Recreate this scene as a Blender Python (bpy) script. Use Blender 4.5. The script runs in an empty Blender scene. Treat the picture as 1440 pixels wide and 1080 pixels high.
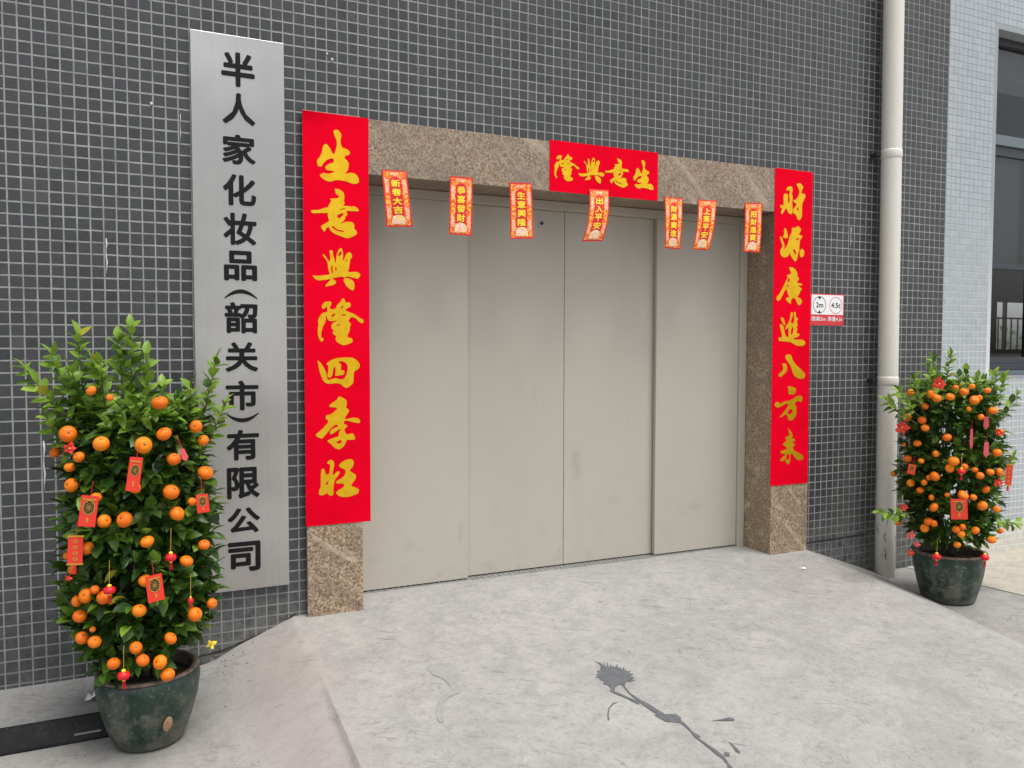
import bpy, bmesh, math, random, json
from mathutils import Vector, Matrix, noise
R_ = math.radians
random.seed(7)
scene = bpy.context.scene
COL = scene.collection

# ------------------------------------------------------------------ camera
cd = bpy.data.cameras.new('camera'); cam = bpy.data.objects.new('camera', cd); COL.objects.link(cam)
YAW, PITCH, ROLL = 0.429395, -0.044589, 0.001784
fwd = Vector((math.sin(YAW)*math.cos(PITCH), math.cos(YAW)*math.cos(PITCH), math.sin(PITCH)))
rgt = Vector((math.cos(YAW), -math.sin(YAW), 0)); upv = rgt.cross(fwd)
r2 = rgt*math.cos(ROLL)+upv*math.sin(ROLL); u2 = -rgt*math.sin(ROLL)+upv*math.cos(ROLL)
M = Matrix(((r2.x,u2.x,-fwd.x,0.48897),(r2.y,u2.y,-fwd.y,-3.86962),(r2.z,u2.z,-fwd.z,1.50512),(0,0,0,1)))
cam.matrix_world = M
cd.sensor_width = 36; cd.lens = 36*1135.49/1440; cd.clip_start = .05; cd.clip_end = 500
scene.camera = cam
CAM = Vector((0.48897,-3.86962,1.50512))

# ------------------------------------------------------------------ world, sun, exposure
SUN_EL, SUN_AZ = R_(71), R_(158)     # compass azimuth of the sun, clockwise from +Y
w = bpy.data.worlds.new('World'); scene.world = w; w.use_nodes = True
nt = w.node_tree; nt.nodes.clear()
sky = nt.nodes.new('ShaderNodeTexSky'); sky.sky_type = 'NISHITA'; sky.sun_disc = False
sky.sun_elevation = SUN_EL; sky.sun_rotation = SUN_AZ; sky.air_density = 1.0; sky.dust_density = 3.0; sky.ozone_density = 1.0
hs = nt.nodes.new('ShaderNodeHueSaturation'); hs.inputs['Saturation'].default_value = 0.25
bg = nt.nodes.new('ShaderNodeBackground'); bg.inputs['Strength'].default_value = 0.10
wo = nt.nodes.new('ShaderNodeOutputWorld')
nt.links.new(sky.outputs[0], hs.inputs['Color']); nt.links.new(hs.outputs[0], bg.inputs[0]); nt.links.new(bg.outputs[0], wo.inputs[0])
sl = bpy.data.lights.new('sun','SUN'); sun = bpy.data.objects.new('sun', sl); COL.objects.link(sun)
sl.energy = 1.5; sl.angle = R_(28); sl.color = (1,.97,.92)
sdir = Vector((math.sin(SUN_AZ)*math.cos(SUN_EL), math.cos(SUN_AZ)*math.cos(SUN_EL), math.sin(SUN_EL)))
sun.rotation_euler = sdir.to_track_quat('Z','Y').to_euler()
vs = scene.view_settings; vs.view_transform = 'Standard'; vs.look = 'None'; vs.gamma = 1; vs.use_curve_mapping = False
vs.exposure = 0.98

D = json.loads(r'''{"G":{"sheng":[[[146,2521],[164,2524],[177,2510],[180,2498],[176,2480],[177,2461],[185,2444],[202,2441],[216,2432],[220,2421],[210,2412],[198,2407],[195,2397],[207,2385],[214,2371],[210,2345],[198,2324],[218,2330],[235,2331],[252,2322],[262,2303],[260,2288],[246,2281],[229,2281],[195,2290],[162,2291],[145,2288],[126,2281],[104,2285],[87,2295],[78,2307],[96,2320],[107,2317],[126,2319],[147,2331],[115,2333],[104,2341],[107,2352],[121,2363],[140,2371],[144,2381],[138,2390],[118,2384],[99,2368],[88,2351],[79,2346],[69,2351],[66,2373],[77,2388],[88,2413],[93,2438],[102,2452],[113,2451],[124,2439],[142,2409],[152,2428],[158,2451],[158,2473],[148,2496],[144,2512]]],"yi":[[[146,2249],[167,2249],[184,2240],[191,2226],[192,2207],[189,2199],[193,2185],[186,2175],[206,2174],[228,2173],[240,2175],[254,2167],[260,2154],[234,2152],[207,2151],[201,2147],[206,2133],[196,2123],[193,2110],[174,2089],[188,2095],[197,2099],[222,2101],[234,2095],[239,2083],[238,2070],[249,2058],[250,2045],[236,2035],[213,2024],[196,2024],[165,2033],[140,2043],[124,2056],[118,2069],[113,2069],[104,2060],[100,2049],[93,2050],[84,2062],[83,2073],[94,2081],[110,2091],[119,2097],[116,2110],[113,2127],[116,2135],[100,2133],[75,2132],[45,2129],[37,2135],[41,2143],[70,2146],[97,2157],[115,2163],[119,2174],[130,2191],[125,2201],[139,2204],[158,2207],[168,2218],[153,2225],[150,2240]],[[158,2127],[183,2139],[186,2132],[166,2112]],[[130,2074],[141,2073],[157,2062],[188,2056],[182,2051],[160,2054],[141,2062]],[[166,2152],[183,2161],[200,2161],[189,2157]]],"xing":[[[88,1942],[98,1936],[112,1917],[118,1908],[123,1918],[122,1942],[120,1959],[134,1961],[137,1940],[142,1921],[148,1902],[152,1933],[159,1958],[171,1974],[180,1970],[184,1946],[183,1923],[187,1918],[196,1941],[204,1953],[216,1957],[225,1948],[226,1934],[218,1923],[215,1905],[211,1880],[208,1864],[232,1865],[252,1865],[266,1854],[260,1840],[252,1834],[229,1838],[203,1842],[192,1836],[209,1833],[229,1824],[237,1805],[234,1781],[223,1779],[203,1793],[190,1812],[186,1826],[191,1837],[172,1840],[153,1836],[133,1831],[148,1819],[148,1809],[136,1800],[113,1794],[102,1791],[101,1799],[116,1815],[125,1828],[102,1823],[67,1819],[48,1829],[42,1841],[64,1840],[97,1845],[119,1850],[113,1873],[111,1898],[106,1914],[95,1927]],[[160,1940],[170,1959],[177,1954],[173,1941],[165,1938]],[[127,1887],[133,1888],[134,1857],[128,1857]],[[146,1883],[152,1883],[152,1868],[147,1867]],[[197,1921],[202,1920],[202,1912],[198,1914]]],"long":[[[107,1722],[124,1721],[127,1711],[119,1692],[124,1686],[146,1689],[152,1703],[169,1721],[177,1736],[188,1736],[194,1720],[211,1720],[219,1709],[214,1698],[198,1690],[195,1681],[213,1673],[236,1665],[259,1649],[276,1641],[280,1630],[273,1622],[256,1630],[247,1641],[233,1649],[219,1649],[207,1632],[219,1618],[213,1601],[213,1587],[204,1567],[204,1554],[221,1550],[227,1539],[218,1527],[184,1517],[161,1526],[148,1537],[146,1552],[149,1561],[137,1566],[132,1580],[140,1586],[128,1594],[126,1608],[134,1621],[154,1632],[140,1631],[120,1630],[109,1638],[105,1652],[100,1649],[100,1636],[95,1619],[87,1605],[80,1582],[78,1557],[85,1549],[89,1549],[86,1537],[78,1534],[70,1544],[63,1566],[63,1593],[66,1613],[64,1632],[71,1649],[85,1667],[104,1673],[108,1683],[104,1697],[93,1688],[85,1688],[82,1700],[93,1716]],[[126,1655],[137,1665],[146,1664],[137,1653],[129,1650]],[[168,1690],[180,1703],[185,1701],[177,1691]],[[175,1662],[196,1663],[194,1658],[182,1656]],[[148,1613],[171,1615],[156,1608]]],"si":[[[59,1445],[72,1436],[84,1419],[96,1394],[102,1372],[107,1353],[126,1357],[149,1360],[171,1354],[188,1362],[197,1382],[202,1404],[199,1424],[186,1437],[169,1440],[158,1437],[171,1424],[169,1402],[183,1396],[186,1386],[180,1376],[166,1374],[146,1371],[142,1377],[144,1399],[140,1416],[132,1399],[129,1377],[118,1364],[107,1367],[106,1377],[110,1400],[109,1419],[102,1430],[119,1443],[144,1454],[178,1458],[223,1457],[246,1444],[260,1424],[256,1407],[240,1395],[231,1384],[229,1342],[220,1328],[197,1313],[182,1320],[166,1333],[143,1337],[123,1334],[104,1336],[90,1345],[78,1366],[68,1397],[63,1428]]],"ji":[[[160,1273],[182,1264],[196,1250],[195,1230],[192,1220],[203,1211],[206,1199],[196,1185],[187,1165],[224,1170],[247,1167],[259,1157],[256,1143],[227,1148],[207,1154],[187,1157],[181,1144],[195,1136],[197,1128],[185,1117],[188,1100],[198,1091],[224,1094],[235,1072],[229,1064],[195,1064],[189,1049],[177,1032],[158,1021],[138,1028],[118,1049],[104,1061],[110,1069],[135,1078],[155,1084],[158,1101],[167,1118],[153,1113],[130,1098],[117,1096],[115,1106],[125,1119],[141,1126],[153,1132],[146,1140],[136,1136],[122,1125],[105,1106],[79,1078],[66,1080],[50,1089],[52,1100],[77,1120],[108,1155],[97,1168],[96,1181],[105,1186],[122,1191],[142,1206],[149,1219],[134,1222],[120,1224],[113,1232],[131,1246],[148,1257]],[[144,1056],[164,1065],[171,1061],[166,1051],[155,1049]]],"wang":[[[101,962],[115,973],[129,967],[134,949],[129,927],[126,904],[131,900],[148,916],[160,911],[151,894],[137,878],[132,858],[129,830],[129,808],[116,801],[105,808],[97,816],[88,809],[72,806],[61,813],[63,832],[69,849],[70,891],[73,925],[80,934],[89,924],[93,906],[109,907],[112,925],[115,948],[104,955]],[[92,861],[106,874],[104,860],[97,854]],[[157,945],[174,961],[197,971],[220,969],[228,952],[222,933],[208,918],[219,907],[237,892],[234,872],[219,853],[216,841],[236,833],[251,822],[248,805],[230,796],[201,790],[170,792],[150,802],[142,814],[153,826],[173,836],[180,849],[173,856],[148,857],[142,866],[162,879],[182,894],[187,912],[184,923],[165,933]]],"cai":[[[72,2446],[88,2449],[105,2440],[102,2423],[104,2401],[113,2391],[116,2421],[112,2449],[117,2463],[106,2471],[95,2466],[88,2474],[98,2488],[116,2495],[135,2491],[139,2475],[134,2454],[140,2429],[137,2392],[141,2367],[139,2334],[124,2327],[105,2337],[90,2358],[76,2346],[62,2325],[49,2327],[52,2344],[59,2356],[43,2363],[44,2376],[68,2379],[67,2409],[68,2432]],[[171,2515],[197,2521],[216,2508],[222,2496],[213,2480],[210,2460],[232,2459],[242,2445],[230,2422],[219,2398],[216,2376],[217,2336],[213,2311],[195,2295],[180,2303],[172,2322],[153,2332],[143,2342],[146,2357],[163,2377],[171,2392],[152,2402],[144,2411],[166,2420],[184,2441],[191,2461],[189,2481],[175,2502]],[[176,2367],[187,2371],[187,2356],[178,2354]]],"yuan":[[[82,2240],[93,2234],[104,2206],[105,2184],[90,2179],[70,2183],[77,2208],[75,2227]],[[45,2186],[57,2184],[69,2162],[82,2135],[77,2112],[95,2127],[106,2142],[114,2171],[123,2196],[137,2217],[140,2245],[166,2247],[183,2258],[204,2249],[211,2233],[201,2218],[197,2206],[220,2202],[220,2188],[205,2173],[202,2147],[199,2125],[203,2108],[192,2096],[189,2073],[178,2047],[167,2042],[148,2057],[131,2076],[122,2092],[115,2075],[93,2063],[67,2064],[52,2080],[48,2103],[59,2117],[64,2134],[51,2161]],[[151,2116],[170,2106],[174,2084],[163,2089],[153,2102]],[[175,2180],[201,2185],[190,2175],[176,2173]],[[211,2114],[225,2120],[241,2104],[238,2081],[219,2069],[208,2077],[205,2097]]],"guang":[[[122,2003],[146,2004],[172,1992],[188,1970],[190,1950],[203,1937],[196,1925],[185,1913],[227,1905],[223,1896],[197,1894],[220,1880],[227,1872],[213,1857],[206,1840],[191,1825],[214,1817],[229,1801],[222,1781],[207,1773],[192,1783],[180,1805],[165,1816],[143,1807],[140,1781],[121,1787],[100,1806],[106,1817],[124,1821],[113,1843],[105,1865],[90,1859],[76,1836],[58,1808],[44,1797],[24,1801],[29,1821],[50,1841],[68,1870],[86,1898],[100,1924],[107,1933],[110,1944],[106,1955],[125,1959],[136,1971],[126,1990]],[[112,1933],[127,1934],[122,1916],[111,1913]],[[104,1893],[126,1893],[115,1885]]],"jin":[[[62,1692],[83,1691],[98,1654],[93,1648],[78,1659]],[[54,1651],[80,1647],[92,1614],[104,1581],[124,1578],[125,1609],[126,1640],[117,1629],[103,1623],[101,1634],[117,1657],[133,1683],[141,1726],[156,1723],[153,1697],[142,1669],[157,1658],[170,1684],[163,1723],[178,1731],[184,1701],[200,1690],[191,1670],[199,1650],[188,1635],[197,1627],[191,1601],[213,1596],[210,1584],[189,1573],[167,1570],[182,1560],[235,1560],[261,1547],[258,1530],[236,1521],[194,1523],[164,1535],[138,1544],[93,1549],[53,1551],[47,1566],[52,1572],[74,1577],[66,1608]],[[144,1609],[151,1632],[165,1632],[159,1598],[148,1587]]],"ba":[[[80,1410],[106,1411],[118,1390],[115,1364],[93,1347],[71,1331],[51,1337],[60,1354],[81,1365],[88,1384]],[[105,1461],[127,1468],[150,1461],[162,1435],[188,1406],[211,1389],[242,1366],[265,1345],[258,1322],[236,1316],[198,1323],[171,1344],[155,1378],[136,1410],[109,1438]]],"fang":[[[128,1272],[184,1261],[192,1243],[181,1223],[159,1219],[135,1225],[132,1250]],[[27,1169],[45,1177],[71,1167],[100,1179],[145,1183],[178,1197],[208,1209],[238,1209],[248,1192],[235,1171],[209,1179],[186,1162],[198,1142],[199,1099],[181,1070],[151,1057],[136,1066],[128,1084],[117,1098],[88,1085],[69,1080],[76,1091],[113,1127],[134,1155],[130,1164],[108,1162],[75,1148],[46,1142],[25,1155]],[[128,1110],[146,1129],[167,1124],[165,1108],[147,1097],[132,1101]]],"lai":[[[134,1010],[153,995],[172,968],[169,948],[192,939],[184,925],[169,922],[190,910],[185,896],[174,888],[193,866],[231,850],[262,828],[255,811],[221,807],[194,826],[171,850],[156,845],[157,816],[146,785],[120,798],[116,816],[90,806],[77,815],[86,826],[108,842],[115,850],[89,855],[76,867],[103,877],[125,881],[121,896],[99,906],[99,917],[124,936],[114,957],[139,961],[144,978]],[[123,836],[137,849],[149,837],[145,817],[127,815]]]},"BB":{"long":[2.484,2.392,2.633,2.534],"xing":[2.629,2.397,2.79,2.532],"yi":[2.796,2.387,2.947,2.542],"sheng":[2.976,2.39,3.111,2.549]},"HB":[[[1.55,2.359],[1.672,2.364],[1.701,2.096],[1.57,2.088]],[[1.898,2.36],[2.02,2.363],[2.013,2.07],[1.894,2.073]],[[2.225,2.358],[2.351,2.363],[2.361,2.077],[2.23,2.068]],[[2.695,2.362],[2.816,2.366],[2.77,2.085],[2.648,2.077]],[[3.186,2.361],[3.31,2.359],[3.291,2.067],[3.19,2.071]],[[3.42,2.362],[3.55,2.366],[3.493,2.075],[3.378,2.072]],[[3.76,2.369],[3.89,2.378],[3.874,2.08],[3.752,2.08]]],"FR1":[[-0.162,-0.235,1.356,0.0213],[0.052,-0.28,1.312,0.0311],[-0.241,-0.152,1.202,0.0326],[-0.134,-0.252,1.174,0.0285],[-0.291,-0.025,1.127,0.024],[-0.206,-0.197,1.125,0.0215],[-0.238,-0.156,1.086,0.0203],[-0.233,-0.165,1.024,0.0275],[0.064,-0.278,1.202,0.0291],[-0.002,-0.285,1.166,0.0331],[0.095,-0.269,1.11,0.0279],[0.172,-0.227,1.219,0.024],[0.197,-0.206,1.165,0.0243],[0.203,-0.2,1.045,0.032],[0.084,-0.272,0.994,0.0308],[-0.152,-0.241,0.989,0.0215],[-0.032,-0.283,1.02,0.0258],[-0.104,-0.265,1.333,0.0128],[-0.13,-0.253,0.905,0.0248],[-0.066,-0.277,0.91,0.0323],[0.102,-0.266,0.915,0.0284],[0.004,-0.285,0.828,0.0242],[-0.185,-0.217,0.81,0.024],[0.194,-0.209,0.781,0.0255],[0.131,-0.253,0.738,0.0264],[-0.004,-0.285,0.691,0.0279],[-0.193,-0.21,0.641,0.0255],[-0.224,-0.176,0.616,0.0234],[-0.135,-0.251,0.64,0.0268],[-0.215,-0.187,0.565,0.0243],[-0.025,-0.284,0.588,0.027],[0.158,-0.237,0.535,0.0272],[0.22,-0.181,0.55,0.0209],[-0.164,-0.233,0.665,0.0176],[-0.235,-0.161,0.725,0.0178],[-0.174,-0.226,0.525,0.0116],[-0.251,-0.136,0.772,0.0188],[0.154,-0.24,0.949,0.0168],[-0.209,-0.193,0.489,0.0269],[-0.168,-0.23,0.481,0.0245],[0.074,-0.275,0.472,0.0265],[-0.038,-0.282,0.458,0.0232],[-0.017,-0.284,0.411,0.0269],[-0.109,-0.263,0.406,0.026],[0.038,-0.282,0.394,0.0278],[0.062,-0.278,0.344,0.0273]],"FR2":[[-0.296,0.05,1.247,0.026],[-0.29,-0.079,1.247,0.0254],[-0.279,-0.109,1.224,0.0292],[-0.248,-0.169,1.235,0.0278],[-0.296,-0.047,1.175,0.0238],[-0.233,-0.189,1.288,0.0194],[-0.204,-0.22,1.264,0.0265],[-0.162,-0.253,1.218,0.0303],[-0.139,-0.266,1.232,0.0193],[-0.099,-0.283,1.273,0.0209],[-0.06,-0.294,1.16,0.0276],[-0.174,-0.245,1.295,0.0176],[-0.298,-0.032,1.094,0.0285],[-0.296,-0.051,1.05,0.0256],[-0.254,-0.16,1.004,0.029],[-0.3,-0.006,0.956,0.0269],[-0.024,-0.299,0.922,0.0289],[-0.279,-0.111,0.906,0.0225],[-0.291,0.074,1.1,0.0291],[-0.183,-0.237,1.168,0.0177],[-0.129,-0.271,1.124,0.0193],[-0.005,-0.3,1.036,0.0233],[-0.285,0.095,0.936,0.0146],[-0.294,0.061,0.857,0.0279],[-0.298,-0.032,0.857,0.0183],[-0.233,-0.189,0.871,0.0334],[-0.244,-0.174,0.831,0.0251],[-0.195,-0.228,0.843,0.0211],[-0.068,-0.292,0.814,0.0249],[0.001,-0.3,0.81,0.0251],[-0.126,-0.272,0.795,0.0266],[-0.279,-0.109,0.777,0.0293],[-0.289,-0.079,0.766,0.0181],[-0.298,0.034,0.718,0.0261],[-0.295,-0.053,0.734,0.0216],[-0.298,-0.03,0.686,0.0257],[-0.092,-0.286,0.716,0.0233],[-0.197,-0.226,0.681,0.0306],[-0.285,-0.095,0.654,0.0198],[-0.28,-0.108,0.599,0.0294],[-0.109,-0.28,0.625,0.0305],[-0.154,-0.257,0.672,0.0211],[-0.249,-0.167,0.678,0.0168],[-0.015,-0.3,0.601,0.0234],[-0.288,-0.082,0.512,0.0284],[-0.279,-0.11,0.506,0.0226],[-0.294,-0.062,0.47,0.0274],[-0.219,-0.205,0.485,0.0234],[-0.201,-0.223,0.462,0.0234],[-0.141,-0.265,0.485,0.025],[-0.045,-0.297,0.429,0.0251],[-0.214,-0.21,0.399,0.0223],[-0.266,0.139,0.464,0.0249],[0.025,-0.299,0.474,0.0196],[-0.196,-0.227,0.502,0.0211],[-0.197,0.236,0.738,0.023],[-0.151,-0.259,0.828,0.0194]],"SH1":[[-0.041,-0.1,1.216,-0.039,-0.1,1.578],[-0.071,-0.1,1.217,-0.079,-0.1,1.532],[-0.194,-0.1,1.222,-0.21,-0.1,1.546],[-0.179,-0.1,1.195,-0.376,-0.1,1.432],[-0.168,-0.1,1.195,-0.295,-0.1,1.476],[-0.225,-0.1,1.121,-0.299,-0.1,1.311],[0.007,-0.1,1.214,0.014,-0.1,1.475],[-0.122,-0.1,1.219,-0.136,-0.1,1.445],[0.159,-0.1,1.127,0.254,-0.1,1.453],[0.188,-0.1,1.072,0.287,-0.1,1.29],[0.144,-0.1,1.155,0.162,-0.1,1.355],[0.078,-0.1,1.184,0.064,-0.1,1.357],[-0.087,-0.1,1.217,-0.167,-0.1,1.463],[-0.248,-0.1,1.097,-0.317,-0.1,1.276],[-0.172,-0.1,1.221,-0.231,-0.1,1.425],[0.03,-0.1,1.187,0.116,-0.1,1.236]],"SH2":[[-0.158,-0.05,1.218,-0.208,-0.05,1.441],[-0.139,-0.05,1.217,-0.113,-0.05,1.466],[-0.033,-0.05,1.131,0.002,-0.05,1.34],[0.048,-0.05,1.128,0.089,-0.05,1.364],[0.136,-0.05,1.126,0.153,-0.05,1.329],[0.284,-0.05,1.121,0.319,-0.05,1.353],[0.329,-0.05,1.119,0.386,-0.05,1.335],[0.32,-0.05,1.033,0.457,-0.05,1.22],[-0.361,-0.05,1.141,-0.38,-0.05,1.329],[-0.419,-0.05,1.143,-0.526,-0.05,1.275],[-0.447,-0.05,1.104,-0.602,-0.05,1.221],[-0.458,-0.05,0.596,-0.627,-0.05,0.59],[0.335,-0.05,0.685,0.487,-0.05,0.851],[0.343,-0.05,0.509,0.513,-0.05,0.428],[-0.305,-0.05,1.18,-0.287,-0.05,1.36],[0.219,-0.05,1.123,0.23,-0.05,1.311]],"OR1":[["env",0.458,-0.848,1.073,0.041,0.116,8],["env",0.314,-0.799,0.949,0.053,0.106,8],["strip",0.27,-0.766,0.812,0.046,0.102,3],["env",0.516,-0.849,0.673,0.054,0.093,-6],["env",0.678,-0.791,0.945,0.041,0.066,-5],["bud",0.26,-0.756,1.162,0.029,0.048,0],["tag",0.617,-0.824,1.127,0.022,0.045,-20],["lantern",0.374,-0.829,0.678,0.041,0.029,0],["lantern",0.568,-0.841,0.773,0.037,0.03,0],["lantern",0.413,-0.841,0.38,0.041,0.032,0],["lantern",0.631,-0.818,0.605,0.02,0.023,0],["butterfly",0.698,-0.776,0.426,0.036,0.041,0],["bud",0.248,-0.744,0.715,0.024,0.022,0]],"OR2":[["env",4.629,-0.838,0.609,0.084,0.115,-3],["lantern",4.633,-0.842,0.821,0.044,0.032,0],["lantern",4.568,-0.752,0.326,0.048,0.036,0],["lantern",4.745,-0.916,0.342,0.044,0.036,0],["tag",4.668,-0.872,1.002,0.016,0.118,0],["tag",4.733,-0.91,1.094,0.028,0.071,0],["tag",4.737,-0.912,0.944,0.028,0.087,0],["strip",4.896,-0.939,0.799,0.032,0.12,3],["env",4.532,-0.604,0.807,0.041,0.058,10],["bud",4.541,-0.523,1.043,0.084,0.067,0],["bud",4.813,-0.935,0.763,0.048,0.055,0],["bud",4.809,-0.934,1.042,0.047,0.039,0],["pine",4.563,-0.741,1.307,0.08,0.056,0],["bud",4.536,-0.55,0.576,0.042,0.05,0],["flower",4.532,-0.605,0.424,0.041,0.058,0],["flower",4.535,-0.647,0.379,0.037,0.041,0],["bud",4.532,-0.608,0.321,0.05,0.029,0]],"ST":[[[[2.251,-0.87],[2.259,-0.898],[2.269,-0.91],[2.267,-0.929],[2.266,-0.943],[2.289,-0.899],[2.272,-0.941],[2.272,-0.95],[2.3,-0.912],[2.285,-0.948],[2.287,-0.955],[2.308,-0.927],[2.296,-0.958],[2.307,-0.951],[2.302,-0.969],[2.333,-0.942],[2.316,-0.974],[2.329,-0.975],[2.32,-0.993],[2.347,-0.972],[2.33,-1.004],[2.345,-0.991],[2.334,-1.012],[2.356,-1.013],[2.335,-1.029],[2.353,-1.042],[2.331,-1.045],[2.329,-1.057],[2.338,-1.071],[2.317,-1.07],[2.328,-1.093],[2.308,-1.081],[2.305,-1.097],[2.29,-1.085],[2.278,-1.092],[2.258,-1.118],[2.251,-1.171],[2.261,-1.232],[2.275,-1.27],[2.282,-1.324],[2.288,-1.34],[2.289,-1.353],[2.303,-1.356],[2.329,-1.366],[2.331,-1.378],[2.334,-1.401],[2.326,-1.4],[2.321,-1.418],[2.322,-1.437],[2.318,-1.47],[2.314,-1.496],[2.32,-1.51],[2.323,-1.529],[2.308,-1.535],[2.315,-1.563],[2.317,-1.581],[2.321,-1.603],[2.323,-1.626],[2.325,-1.645],[2.321,-1.667],[2.313,-1.693],[2.308,-1.721],[2.292,-1.764],[2.269,-1.755],[2.3,-1.703],[2.309,-1.67],[2.305,-1.642],[2.305,-1.597],[2.303,-1.552],[2.3,-1.515],[2.306,-1.493],[2.309,-1.452],[2.307,-1.426],[2.285,-1.411],[2.261,-1.4],[2.254,-1.371],[2.245,-1.346],[2.26,-1.343],[2.252,-1.303],[2.247,-1.246],[2.233,-1.258],[2.217,-1.207],[2.189,-1.148],[2.182,-1.125],[2.196,-1.116],[2.198,-1.096],[2.198,-1.076],[2.19,-1.076],[2.187,-1.062],[2.203,-1.054],[2.193,-1.038],[2.195,-1.015],[2.18,-1.012],[2.199,-1.003],[2.198,-0.989],[2.213,-0.989],[2.217,-0.963],[2.235,-0.967],[2.242,-0.946],[2.255,-0.944],[2.258,-0.918]],[[2.214,-1.112],[2.243,-1.095],[2.253,-1.099],[2.251,-1.123],[2.244,-1.17],[2.244,-1.235],[2.226,-1.192],[2.207,-1.152],[2.199,-1.138]]],[[[2.174,-1.21],[2.144,-1.218],[2.11,-1.242],[2.079,-1.285],[2.068,-1.311],[2.057,-1.316],[2.079,-1.276],[2.108,-1.237],[2.142,-1.212]]],[[[2.422,-1.455],[2.459,-1.458],[2.49,-1.461],[2.51,-1.461],[2.521,-1.479],[2.512,-1.487],[2.479,-1.475],[2.45,-1.462]]],[[[2.398,-1.59],[2.404,-1.606],[2.402,-1.633],[2.397,-1.658],[2.386,-1.662],[2.384,-1.645],[2.394,-1.618]]],[[[2.341,-1.637],[2.351,-1.637],[2.351,-1.645],[2.361,-1.644],[2.349,-1.654],[2.347,-1.662],[2.332,-1.664],[2.329,-1.651]]]],"FA":[[[1.56,-0.681],[1.623,-0.678],[1.659,-0.717],[1.661,-0.794],[1.625,-0.854],[1.62,-0.922],[1.595,-0.936],[1.544,-0.962],[1.509,-1.014],[1.481,-1.106],[1.462,-1.099],[1.477,-1.023],[1.522,-0.943],[1.573,-0.916],[1.591,-0.865],[1.579,-0.801],[1.553,-0.755]]]}''')

# ------------------------------------------------------------------ material helpers
def mat(name, col=(.5,.5,.5), rough=.5, metal=0.0, build=None, **kw):
    m = bpy.data.materials.new(name); m.use_nodes = True
    t = m.node_tree; b = t.nodes['Principled BSDF']
    b.inputs['Base Color'].default_value = (*col,1); b.inputs['Roughness'].default_value = rough; b.inputs['Metallic'].default_value = metal
    for k,v in kw.items(): b.inputs[k.replace('_',' ')].default_value = v
    if build: build(NT(t,b))
    return m
class NT:
    def __init__(s,t,b): s.t=t; s.b=b; s._p=None
    def n(s,ty,**kw):
        x=s.t.nodes.new(ty)
        for k,v in kw.items():
            setattr(x,k,v)
        return x
    def l(s,a,b): s.t.links.new(a,b)
    def pos(s):
        if s._p is None: s._p = s.n('ShaderNodeNewGeometry').outputs['Position']
        return s._p
    def vec(s,sc=(1,1,1),rot=(0,0,0),src=None):
        m=s.n('ShaderNodeMapping'); m.inputs['Scale'].default_value=sc; m.inputs['Rotation'].default_value=rot
        s.l(src if src is not None else s.pos(), m.inputs['Vector']); return m.outputs[0]
    def rs(s,rot,sc,src=None):   # rotate first, then stretch
        return s.vec(sc,(0,0,0),src=s.vec((1,1,1),rot,src=src))
    def noise(s,scale,detail=4,rough=.55,vec=None,dist=0.0):
        x=s.n('ShaderNodeTexNoise'); x.inputs['Scale'].default_value=scale; x.inputs['Detail'].default_value=detail
        x.inputs['Roughness'].default_value=rough; x.inputs['Distortion'].default_value=dist
        s.l(vec if vec is not None else s.pos(), x.inputs['Vector']); return x.outputs['Fac']
    def voro(s,scale,vec=None,feature='F1',out='Distance'):
        x=s.n('ShaderNodeTexVoronoi',feature=feature); x.inputs['Scale'].default_value=scale
        s.l(vec if vec is not None else s.pos(), x.inputs['Vector']); return x.outputs[out]
    def ramp(s,fac,stops,interp='LINEAR'):
        x=s.n('ShaderNodeValToRGB'); cr=x.color_ramp; cr.interpolation=interp
        while len(cr.elements)<len(stops): cr.elements.new(.5)
        for e,(p,c) in zip(cr.elements,stops):
            e.position=p; e.color=(*c,1) if len(c)==3 else c
        s.l(fac,x.inputs[0]); return x.outputs[0]
    def mr(s,v,a,b,c,d):
        x=s.n('ShaderNodeMapRange'); s.l(v,x.inputs[0])
        for i,k in enumerate((a,b,c,d)): x.inputs[i+1].default_value=k
        return x.outputs[0]
    def mix(s,fac,a,b,mode='MIX'):
        x=s.n('ShaderNodeMix',data_type='RGBA',blend_type=mode)
        for i,v in ((0,fac),(6,a),(7,b)):
            if hasattr(v,'type') and not isinstance(v,(tuple,float,int)): s.l(v,x.inputs[i])
            else: x.inputs[i].default_value = v if i==0 else (*v,1)
        return x.outputs[2]
    def math(s,op,a,b=0.0):
        x=s.n('ShaderNodeMath',operation=op)
        for i,v in ((0,a),(1,b)):
            if isinstance(v,(int,float)): x.inputs[i].default_value=v
            else: s.l(v,x.inputs[i])
        return x.outputs[0]
    def sep(s,src=None):
        x=s.n('ShaderNodeSeparateXYZ'); s.l(src if src is not None else s.pos(),x.inputs[0]); return x.outputs
    def bump(s,h,strength=.3,dist=.01):
        x=s.n('ShaderNodeBump'); x.inputs['Strength'].default_value=strength; x.inputs['Distance'].default_value=dist
        s.l(h,x.inputs['Height']); s.l(x.outputs[0],s.b.inputs['Normal'])
    def col(s,c): s.l(c,s.b.inputs['Base Color'])
    def rough(s,c): s.l(c,s.b.inputs['Roughness'])

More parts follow.
